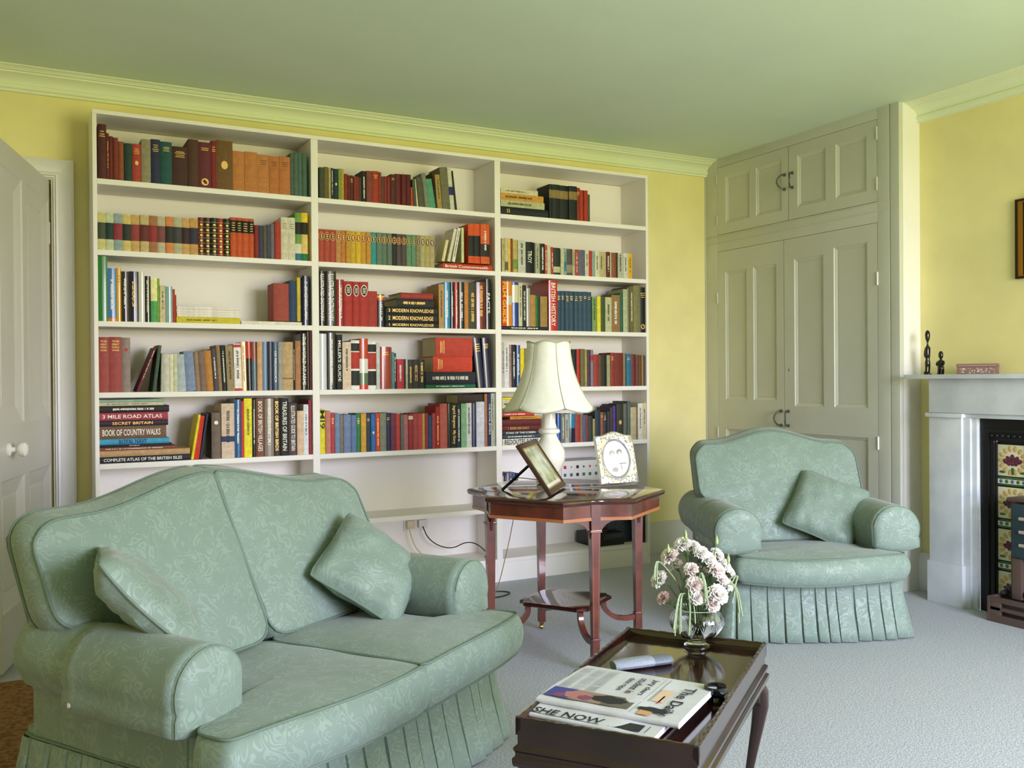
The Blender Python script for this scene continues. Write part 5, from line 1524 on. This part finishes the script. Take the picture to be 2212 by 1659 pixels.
# strut reaching the table behind
inv = Mf.inverted(); bot = inv @ Vector(((.484+.708)/2+Vector((-e_.y, e_.x, 0)).x*.24, (-1.470-1.214)/2+Vector((-e_.y, e_.x, 0)).y*.24, TTz+.002))
bm = B(); tp = Vector((W_/2, .016, H_*.66)); tube(bm, [tp, bot], .006, 4); link('strut', bm, M_BLACK, fr, smooth=False)
W_, Mf, e_, up_ = lean_frame((.852, -1.262, 0), (1.048, -1.264, 0), math.radians(14), TTz+.004)
fs = thing('photo_frame', 'ornate embossed silver photo frame with an oval picture of two children', 'photo frame'); fs.matrix_world = Mf
M_SILV = mat('embossed_silver', 'd6d4da', .26, metal=.82, bump=.4, bscale=60)
H_ = .212; N = 64; cx_, cz_ = W_/2, H_*.52; rx, rz = W_*.335, H_*.37
out = []
for i in range(N):
    a = 2*PI*i/N; x = math.cos(a); z = math.sin(a); k = 1/max(abs(x), abs(z)); X_ = W_/2*(1+x*k); Z_ = H_/2*(1+z*k)
    if z > 0 and abs(x*k) < .75 and abs(z*k) > .99: Z_ += .014*(math.cos(x*k/.75*PI)+1)/2*1.3
    out.append((X_, Z_))
ov = [(cx_+rx*math.cos(2*PI*i/N), cz_+rz*math.sin(2*PI*i/N)) for i in range(N)]
bm = B(); mid1 = [(a[0]*.9+b[0]*.1, a[1]*.9+b[1]*.1) for a, b in zip(out, ov)]; mid2 = [(a[0]*.45+b[0]*.55, a[1]*.45+b[1]*.55) for a, b in zip(out, ov)]
loft(bm, [[Vector((x, .010, z)) for x, z in out], [Vector((x, .001, z)) for x, z in out], [Vector((x, -.003, z)) for x, z in mid1], [Vector((x, -.004, z)) for x, z in mid2], [Vector((x, -.001, z)) for x, z in [(cx_+(p[0]-cx_)*1.05, cz_+(p[1]-cz_)*1.05) for p in ov]], [Vector((x, .003, z)) for x, z in ov]], True, False)
fb = link('frame', bm, M_SILV, fs)
bm = B(); R = random.Random(4)
for i in range(N):
    for q in range(2):
        t = R.uniform(.12, .7); x = out[i][0]*(1-t)+ov[i][0]*t; z = out[i][1]*(1-t)+ov[i][1]*t; r_ = R.uniform(.0025, .006)
        if z > H_*.86 or z < H_*.2 or q == 0: lathe(bm, [(.0005, .004), (r_*.6, .003), (r_, 0)], 7, Matrix.Translation((x, -.0035, z)) @ Matrix.Rotation(PI/2, 4, 'X'))
for i in range(N): x, z = cx_+(ov[i][0]-cx_)*1.08, cz_+(ov[i][1]-cz_)*1.08; lathe(bm, [(.0004, .0028), (.002, .0014), (.0028, 0)], 6, Matrix.Translation((x, -.002, z)) @ Matrix.Rotation(PI/2, 4, 'X'))
link('embossing', bm, M_SILV, fb)
bm = B(); bm.faces.new([bm.verts.new((cx_+rx*1.02*math.cos(2*PI*i/N), .004, cz_+rz*1.02*math.sin(2*PI*i/N))) for i in range(N)]); pho = link('photograph', bm, mat('pale_photo', 'd4d2d6', .25), fs, smooth=False)
bm = B()
def blob(cx, cz, rx_, rz_, mi, dy):
    bm.faces.new([bm.verts.new((cx+rx_*math.cos(2*PI*i/18)*(1+.12*math.sin(i*2.1)), dy, cz+rz_*math.sin(2*PI*i/18)*(1+.1*math.cos(i*1.7)))) for i in range(18)]).material_index = mi
for x, z, k in ((-.018, .018, 0), (.020, .022, 1)):
    blob(cx_+x, cz_+z-.040, .020, .030, 1, .0037); blob(cx_+x, cz_+z, .012, .015, 1, .0035); blob(cx_+x, cz_+z+.006, .014, .013, 2 if k else 0, .0033); blob(cx_+x+.001, cz_+z-.002, .009, .010, 1, .0031)
    blob(cx_+x-.003, cz_+z, .002, .0016, 2, .0030); blob(cx_+x+.005, cz_+z, .002, .0016, 2, .0030)
blob(cx_-.012, cz_-.048, .016, .010, 0, .0030); blob(cx_+.030, cz_-.022, .022, .0022, 2, .0030); blob(cx_+.022, cz_-.036, .0015, .016, 2, .0030)
link('portrait', bm, [mat('photo_grey', 'a8a6a4', .4), mat('photo_light', 'e2dfe0', .4), mat('photo_dark', '8a8886', .4)], pho, smooth=False)
part('strut', fs, M_BLACK, (W_/2-.015, W_/2+.015, .0105, .0135, .02, .17), bev=0).rotation_euler = (math.radians(0), 0, 0)

# ------------------------------------------------------------------ coffee table
CA = math.radians(-143); CT = Vector((-.011, -2.787)); HX, HY, HT_ = .379, .192, .430
ct = thing('coffee_table', 'dark polished tray-top coffee table with cabriole legs', 'coffee table', (CT.x, CT.y, 0), CA)
part('table_top', ct, M_DARKTOP, (-HX+.008, HX-.008, -HY+.008, HY-.008, HT_-.040, HT_-.024), bev=0)
bm = B()
def rim(bm, p0, p1, nrm):   # wavy gallery rim
    p0, p1, nrm = Vector(p0), Vector(p1), Vector(nrm); L_ = (p1-p0).length; n_ = int(L_/.006); rings = []
    for i in range(n_+1):
        p = p0.lerp(p1, i/n_); w_ = .0005*math.cos(i/n_*L_/.036*2*PI); z = HT_-.001+w_-.002
        rings.append([p+nrm*d+Vector((0, 0, h)) for d, h in ((0, HT_-.040), (0, z-.003), (-.003, z), (-.008, z), (-.011, z-.004), (-.012, HT_-.026))])
    loft(bm, rings, True, True)
rim(bm, (-HX, -HY, 0), (HX, -HY, 0), (0, -1, 0)); rim(bm, (-HX, HY, 0), (HX, HY, 0), (0, 1, 0)); rim(bm, (-HX, -HY, 0), (-HX, HY, 0), (-1, 0, 0)); rim(bm, (HX, -HY, 0), (HX, HY, 0), (1, 0, 0))
bmesh.ops.recalc_face_normals(bm, faces=bm.faces[:])
link('gallery_rim', bm, M_DARKW, ct)
def ringbox(k, z): return [Vector((sx_*(HX+k), sy_*(HY+k), z)) for sx_, sy_ in ((-1, -1), (1, -1), (1, 1), (-1, 1))]
bm = B(); loft(bm, [ringbox(k, z) for k, z in ((-.01, HT_-.105), (.004, HT_-.105), (.006, HT_-.098), (.006, HT_-.088), (.001, HT_-.084), (.001, HT_-.076), (.004, HT_-.072), (.004, HT_-.066), (-.003, HT_-.060), (-.003, HT_-.040), (-.010, HT_-.040))], True, False)
link('apron', bm, M_DARKW, ct, smooth=False)
for sx_ in (-1, 1):
    for sy_ in (-1, 1):
        bm = B(); pts = []; kk = [(.325, .006, .022), (.300, .014, .024), (.26, .017, .021), (.21, .010, .017), (.15, .000, .0135), (.10, -.008, .011), (.05, -.008, .010), (.022, .000, .012), (.012, .008, .018), (.003, .010, .020)]
        R_ = []
        for z, d, r_ in kk:
            cx = sx_*(HX-.030+d); cy = sy_*(HY-.030+d)
            R_.append([Vector((cx+r_*math.copysign(abs(math.cos(a))**.7, math.cos(a)), cy+r_*math.copysign(abs(math.sin(a))**.7, math.sin(a)), z)) for a in [2*PI*i/16 for i in range(16)]])
        loft(bm, R_, True, True); bmesh.ops.recalc_face_normals(bm, faces=bm.faces[:])
        for ax in (0, 1):
            P = [(0, 0), (.060, 0), (.052, -.012), (.036, -.020), (.028, -.034), (.014, -.046), (0, -.055)]
            rr2 = []
            for d in (0, .014):
                rr2.append([Vector((sx_*(HX-.05-x), sy_*(HY-.006-d), HT_-.105+z)) if ax == 0 else Vector((sx_*(HX-.006-d), sy_*(HY-.05-x), HT_-.105+z)) for x, z in P])
            loft(bm, rr2, True, True)
        bmesh.ops.recalc_face_normals(bm, faces=bm.faces[:])
        link('leg', bm, M_DARKW, ct)
ZS = HT_-.024+.0004     # tray surface
def ct_world(x, y, z=ZS): 
    return Vector((CT.x+x*math.cos(CA)-y*math.sin(CA), CT.y+x*math.sin(CA)+y*math.cos(CA), z))
# newspapers
M_NEWS = mat('newsprint', 'd0d0d6', .8, var=.03, vscale=60); M_INK = mat('news_ink', '2c2c34', .8); M_GINK = mat('grey_ink', '9c9ca4', .8)
PA = math.radians(-147.5); PC = Vector((-.166, -2.876)); PLX, PLY = .315, .328
mg = thing('magazine', 'thin teal and yellow magazine underneath the folded newspaper', 'magazine', (PC.x, PC.y, ZS), PA)
part('cover', mg, mat('teal_cover', '3c7c88', .3, var=.3, vscale=20), (-.13, .166, -.158, .10, .0030, .0042), bev=0)
part('page_block', mg, mat('yellow_edge', 'd8c040', .5), (-.13, .1655, -.157, .099, 0, .0029), bev=0)
ZN = ZS+.0046
nw = thing('newspaper', 'folded broadsheet newspaper with black headlines on the coffee table', 'newspaper', (PC.x, PC.y, ZN), PA)
def newsz(x, y): return .020+.004*noise.noise(Vector((x*7, y*7, 2)))-.006*max(0, (abs(x)-.11)/.05)*(1 if x < 0 else 0)
# x: towards the front-left (reading direction of the masthead), y: towards the right edge of the table
def sheetgrid(bm, x0, x1, y0, y1, zf, nx=14, ny=14, mi=0):
    V = [[bm.verts.new((x0+(x1-x0)*i/nx, y0+(y1-y0)*j/ny, zf(x0+(x1-x0)*i/nx, y0+(y1-y0)*j/ny))) for j in range(ny+1)] for i in range(nx+1)]
    for i in range(nx):
        for j in range(ny): bm.faces.new((V[i][j], V[i+1][j], V[i+1][j+1], V[i][j+1])).material_index = mi
hx, hy = PLX/2, PLY/2
def fold_rings(x0, x1, ya, yb, z0, z1, nn=30):
    """folded wad, rounded at the front-left long edge (x1)"""
    rings = []
    for j in range(nn+1):
        y = ya+(yb-ya)*j/nn; w_ = .0025*noise.noise(Vector((y*14, 1, 0))); t_ = (z1-z0)/2; zc = (z0+z1)/2
        P = [(x0+w_, z0), (x1-t_, z0)]
        for i in range(1, 8): a = -PI/2+PI*i/8; P.append((x1-t_+t_*math.cos(a)+w_, zc+t_*math.sin(a)))
        P += [(x1-t_, z1+w_), (x1-.08, z1+w_+.002), (x0+.10, z1+w_+.001), (x0+.04, z1+w_), (x0, z1-.004)]
        rings.append([Vector((x, y, z)) for x, z in P])
    return rings
bm = B(); loft(bm, fold_rings(-hx, hx+.012, -hy, hy-.03, 0, .011), True, True); bmesh.ops.recalc_face_normals(bm, faces=bm.faces[:]); link('lower_section', bm, M_NEWS, nw)
bm = B(); loft(bm, fold_rings(-hx, hx-.046, -hy+.005, hy, .0115, .024), True, True); bmesh.ops.recalc_face_normals(bm, faces=bm.faces[:]); ns = link('front_section', bm, M_NEWS, nw)
zt = .0268
bm = B()
def q2(x0, x1, y0, y1, mi, z=zt): quad(bm, (x0, y0, z), (x1, y0, z), (x1, y1, z), (x0, y1, z), mi)
R = random.Random(8)
# photo (blue, skin and dark) along the lower-left of the front page
q2(.030, .092, -hy+.012, -.095, 0); q2(.030, .092, -.095, -.020, 1); q2(.030, .092, -.020, .045, 2)
def nb(cx, cy, rx_, ry_, mi, z): bm.faces.new([bm.verts.new((cx+rx_*math.cos(2*PI*i/20)*(1+.15*math.sin(i*1.9)), cy+ry_*math.sin(2*PI*i/20)*(1+.12*math.cos(i*2.3)), z)) for i in range(20)]).material_index = mi
nb(.062, -.085, .024, .030, 3, zt+.0003); nb(.070, -.062, .014, .016, 4, zt+.0005); nb(.058, -.010, .022, .040, 5, zt+.0003); nb(.078, -.120, .012, .014, 4, zt+.0004)
# columns of small print
for c in range(5):
    for k in range(30):
        y = -hy+.016+c*.032
        x = -hx+.035+k*.0052
        if x < .028 and R.random() > .05 and not (-.060 < y+.01 < .06 and x > -.125): q2(x, x+.0016, y, y+.026*R.uniform(.85, 1), 6)
q2(-hx+.03, .025, .065, .067, 6); q2(-hx+.03, .105, .054, .0552, 6)
q2(-.06, .02, .070, .098, 7); q2(.06, .105, .070, .098, 8); q2(-.02, .03, .086, .090, 9)
nb(.070, .095, .012, .034, 5, zt+.0008)
link('printed_page', bm, [mat('blue_print', '4c4c98', .7), mat('tan_print', '9c8478', .7), mat('brown_print', '6c6458', .7), mat('skin_print', 'b87c78', .7), mat('rose_print', '8c4c68', .7), mat('dark_print2', '2c2c30', .7), M_GINK, mat('peach_print', 'e0c4a8', .7), mat('orange_print', 'd0a070', .7), mat('red_print', 'c03c34', .7)], ns, smooth=False)
Xa, Ya = (1, 0, 0), (0, 1, 0)
for i, s_ in enumerate(('Jury clears', 'student in', 'date rape')): add_text('headline', s_, (.112, .108, .092)[i], .018, M_INK, ns, frame_M((-.055, .036-i*.027, zt+.0004), Xa, Ya, (0, 0, 1)))
add_text('masthead', 'The Daily', .190, .034, M_INK, ns, frame_M((.000, .120, zt+.0004), Xa, Ya, (0, 0, 1)))
# lower section printed strip reading SHE NOW
bm = B(); q2(hx+.002, hx+.0040, -hy+.014, -hy+.175, 0, .0121); q2(hx-.034, hx+.004, -hy+.195, hy-.065, 1, .0124); q2(hx-.034, hx+.003, hy-.055, hy-.0535, 0, .0122)
ls = [o for o in nw.children if o.name.startswith('lower')][0]
link('printed_strip', bm, [M_INK, mat('dark_panel_print', '22262c', .5)], ls, smooth=False)
add_text('headline', 'SHE NOW', .160, .030, M_INK, ls, frame_M((hx-.0125, -hy+.098, .0128), (0, 1, 0), (-1, 0, 0), (0, 0, 1)))
# spectacle pouch
sp = thing('spectacle_case', 'grey fabric spectacle case behind the newspaper', 'spectacle case', (.040, -2.668, ZS), math.radians(-8))
def pouch(bm, x0, x1, h, w_, e0, e1):
    R_ = []
    for i in range(13):
        t = i/12; x = x0+(x1-x0)*t; k = 1-(1-e0)*(1-t)**6-(1-e1)*t**6
        R_.append([Vector((x, w_*k*math.cos(a)/2, h*(.5+.5*max(-1, math.sin(a)*1.0))*(.55+.45*k))) for a in [2*PI*j/16 for j in range(16)]])
    loft(bm, R_, True, True)
bm = B(); pouch(bm, -.085, .020, .026, .052, .75, .98); link('pouch', bm, mat('grey_fabric', '9098a4', .7, var=.12, vscale=200), sp)
bm = B(); pouch(bm, .018, .078, .024, .048, .98, .55); link('pouch_flap', bm, mat('slate_fabric', '6c7480', .45, var=.1, vscale=150), sp)
# black ashtray
p = Vector((.033, -2.948, ZS))
bm = B(); lathe(bm, [(.001, 0), (.019, 0), (.021, .004), (.018, .012), (.022, .018), (.026, .022), (.026, .034), (.0235, .0355), (.021, .033), (.021, .02), (.001, .018)], 32, Matrix.Translation(p))
tag(link('ashtray', bm, mat('black_glass', '08090e', .12, coat=.6)), 'small round black pot beside the newspaper', 'pot')
# vase
VP = Vector((.262, -2.604, ZS))
bm = B(); n = 72
prof = [(.001, 0), (.030, 0), (.034, .003), (.034, .008), (.026, .014), (.022, .019), (.030, .025), (.048, .034), (.062, .048), (.070, .064), (.0705, .078), (.064, .092), (.055, .102), (.053, .106), (.0505, .1065), (.0500, .103), (.059, .091), (.065, .078), (.0645, .065), (.057, .050), (.044, .038), (.026, .030), (.001, .028)]
rings = []
for idx, (r_, z) in enumerate(prof):
    ring = []
    for i in range(n):
        a = 2*PI*i/n; k = 1.0
        if 5 < idx < 12: k = 1+.034*(abs(math.sin(a*11+(z-.05)*30*math.sin(a*2.5)))-.5)
        ring.append(Vector((r_*k*math.cos(a), r_*k*math.sin(a), z)))
    rings.append(ring)
loft(bm, rings, True, True); bmesh.ops.recalc_face_normals(bm, faces=bm.faces[:])
va = link('vase', bm, M_GLASS); va.location = VP
bm = B()
for k in range(10):
    a0 = 2*PI*k/10
    for j in range(7):
        sp_ = (j-3)/3; pts = []
        for i in range(7):
            t = i/6; a = a0+sp_*.27*t; z = .036+.044*t*(1-.12*abs(sp_)); 
            rr_z = ([a_[0]+(b_[0]-a_[0])*(z-a_[1])/(b_[1]-a_[1]) for a_, b_ in zip(prof[:12], prof[1:13]) if a_[1] <= z < b_[1]] or [.07])[0]*1.012+.0004
            pts.append((rr_z*math.cos(a), rr_z*math.sin(a), z))
        tube(bm, pts, lambda t: .0010*math.sin(PI*min(1, t+.08)), 5)
link('facet_glints', bm, mat('whitened_cut_glass', 'f0f6f4', .08, trans=.35, ior=1.3, coat=.6), va)  # pale ridges along the cuts, bright streaks of light put into their colour
bm = B(); tube(bm, [(.0518*math.cos(2*PI*i/40), .0518*math.sin(2*PI*i/40), .1062) for i in range(40)], .0014, 6, closed=True); link('rim', bm, mat('whitened_cut_glass', 'f0f6f4', .08), va)
tag(va, 'round cut-glass footed vase holding the flowers on the coffee table', 'vase')
# carnations
M_STEM = mat('green_stem', '5c7c48', .6, var=.2, vscale=30); M_BUD = mat('pale_green_bud', '9cb070', .6)
PET = [mat('white_petal', 'f6f3ee', .5, var=.04, vscale=60), mat('blush_petal', 'f6ece8', .5, var=.06, vscale=60), mat('pink_petal', 'f0d8d8', .5, var=.12, vscale=60)]
DIRS = _r2, _u2, _f
def bloom(bm, r_, R, mi=0):
    for L_ in range(4):
        m = (11, 10, 8, 5)[L_]; tilt = (.12, .45, .85, 1.25)[L_]; rad = r_*(1, .93, .78, .5)[L_]
        for k in range(m):
            a = 2*PI*k/m+L_*.5+R.uniform(-.15, .15); d = Vector((math.cos(a), math.sin(a), 0)); up = Vector((0, 0, 1)); s = up.cross(d)
            rows_ = []
            for i in range(5):
                t = i/4; row = []
                for j in range(6):
                    v = -1+2*j/5; el = tilt+.5*t*(0.3); p = (d*math.cos(el)+up*math.sin(el))*rad*t
                    wv = rad*.55*(t**.7)*v; ru = rad*.10*t*t*math.sin(j*2.4+k+R.random()*.8)
                    row.append(p+s*wv+(up*math.cos(el)-d*math.sin(el))*(ru-.18*rad*v*v*t)*1.0)
                rows_.append(row)
            loft(bm, rows_, False, False, mi)
FL = [(-.098, .088, 0, .022, 0), (-.068, .148, .01, .023, 1), (-.088, .038, .0, .017, 2), (-.034, .178, .01, .021, 0), (-.008, .170, .02, .020, 0), (.010, .160, -.01, .019, 0), (-.018, .118, -.02, .018, 1), (-.013, .082, -.04, .021, 1), (-.010, .050, -.05, .019, 0), (.030, .142, .0, .021, 0), (.048, .115, -.02, .022, 1), (.075, .122, .01, .020, 0), (.045, .058, -.05, .025, 0), (.030, .032, -.055, .018, 2), (.078, .075, -.01, .018, 0), (.060, .150, .02, .018, 0), (-.050, .120, .03, .018, 1), (.02, .10, .03, .018, 0), (.095, .10, .03, .017, 0), (.062, .092, -.02, .017, 1)]
hdir = Vector((_r2.x, _r2.y, 0)).normalized(); fdir = Vector((_f.x, _f.y, 0)).normalized()
names = ['white', 'blush-white', 'pink-tinged']
whereL = ['outermost on the left', 'high on the left', 'drooping lowest on the left', 'highest of the bunch', 'at the top centre', 'just right of the top centre', 'in the shaded middle left', 'in the front centre', 'low at the front centre just above the vase rim', 'upper right of centre', 'right of centre facing forward', 'at the upper right edge', 'largest, low at the front right', 'resting on the right of the vase rim', 'on the lower right edge', 'highest on the right', 'at the back left', 'hidden in the middle back', 'at the far right back', 'between the right-hand blooms']
for i, (x, z, dd, r_, c) in enumerate(FL):
    R = random.Random(100+i); c_w = VP+hdir*x+fdir*dd+Vector((0, 0, .095+z)); c = min(c, 1) if i != 2 else 2
    out_ = (hdir*x*6+fdir*dd*5-fdir*.35+Vector((0, 0, .5))).normalized()
    bm = B(); mi = 0; bloom(bm, r_*1.1, R)
    Q_ = Vector((0, 0, 1)).rotation_difference(out_).to_matrix().to_4x4()
    t = thing('carnation', '%s carnation %s' % (names[c], whereL[i]), 'flower', c_w, 0, 'carnations in the glass vase')
    b_ = link('bloom', bm, PET[c], t); b_.matrix_local = Q_
    bm = B(); lathe(bm, [(.003, -.022), (.0055, -.016), (.006, -.004), (.007, .002)], 10, Q_)
    base = Vector((R.uniform(-.02, .02), R.uniform(-.02, .02), 0)); st0 = VP+base+Vector((0, 0, .034)); rimp = VP+Vector((0, 0, .105))+(hdir*x+fdir*dd)*.32
    tube(bm, chaikin([st0-c_w, rimp-c_w, -out_*.05, -out_*.018], 2, False), .0016, 6)
    for q in range(3):
        s0 = -out_*(.03+q*.012); a = R.uniform(0, 6.28); d = (hdir*math.cos(a)+fdir*math.sin(a)+Vector((0, 0, .6)))*R.uniform(.018, .03)
        tube(bm, chaikin([s0, s0+d*.6+Vector((0, 0, .006)), s0+d+Vector((0, 0, -.004))], 2, False), lambda t: .0014*(1-t)+.0002, 5)
    link('stem', bm, M_STEM, t)
for i, (x, z, dd) in enumerate(((-.028, .205, .0), (.055, .190, .0), (-.075, .168, 0), (.086, .140, 0))):
    c_w = VP+hdir*x+fdir*dd+Vector((0, 0, .095+z)); t = thing('flower_bud', 'closed pale green bud %s' % ['sticking up above the left blooms', 'topmost on the right of the bunch', 'on the far left of the bunch', 'on the far right of the bunch'][i], 'bud', c_w, 0, 'buds in the glass vase')
    bm = B(); lathe(bm, [(.001, -.010), (.0045, -.006), (.0045, .004), (.002, .012), (.0005, .016)], 10); link('bud', bm, M_BUD, t)
    bm = B(); tube(bm, chaikin([VP+Vector((0, 0, .04))-c_w, VP+Vector((0, 0, .11))+hdir*x*.4-c_w, Vector((0, 0, -.03))-hdir*x*.1, Vector((0, 0, -.008))], 2, False), .0014, 6); link('stem', bm, M_STEM, t)
M_TAS = mat('pale_green_tassel', '98aa84', .7, var=.15, vscale=150)
for i, (x0, z0, x1, z1, n_) in enumerate(((-.05, .062, -.062, -.045, 5), (-.030, .066, -.022, -.055, 3), (.085, .088, .100, -.02, 4), (.110, .100, .088, .02, 3), (.0, .12, .012, .04, 4), (-.105, .14, -.115, .07, 3))):
    R = random.Random(200+i); bm = B()
    dd = -.055 if abs(x0) < .09 else -.01
    for k in range(n_):
        ox = R.uniform(-.012, .012); s0 = VP+Vector((0, 0, .10)); p1 = VP+hdir*(x0+ox*.3)+fdir*dd+Vector((0, 0, .095+z0)); p2 = VP+hdir*(x1+ox)+fdir*(dd-.012)+Vector((0, 0, .095+z1+R.uniform(0, .04)))
        tube(bm, chaikin([s0, s0.lerp(p1, .6)+Vector((0, 0, .012)), p1+Vector((0, 0, .006)), p1.lerp(p2, .35)+hdir*(.006 if x1 > x0 else -.004), p2], 3, False), lambda t: .0009+.0010*min(1, max(0, (t-.45)*6)), 6)
    tag(link('amaranth_sprig', bm, M_TAS), ['drooping green tassel sprig hanging over the left of the vase', 'green tassel sprig hanging down the front left of the vase', 'arching green tassel sprig on the right of the vase', 'green tassel sprig reaching furthest right', 'upright green tassel sprig in the middle of the flowers', 'thin green sprig at the far left of the flowers'][i], 'sprig', 'tassel sprigs in the glass vase')
# ------------------------------------------------------------------ rug at the door
bm = B(); box(bm, -2.4, -1.27, -2.6, -.62, .0005, .012, bev=.004); tag(link('rug', bm, M_RUG), 'brown tufted rug on the carpet behind the sofa by the open door', 'rug')
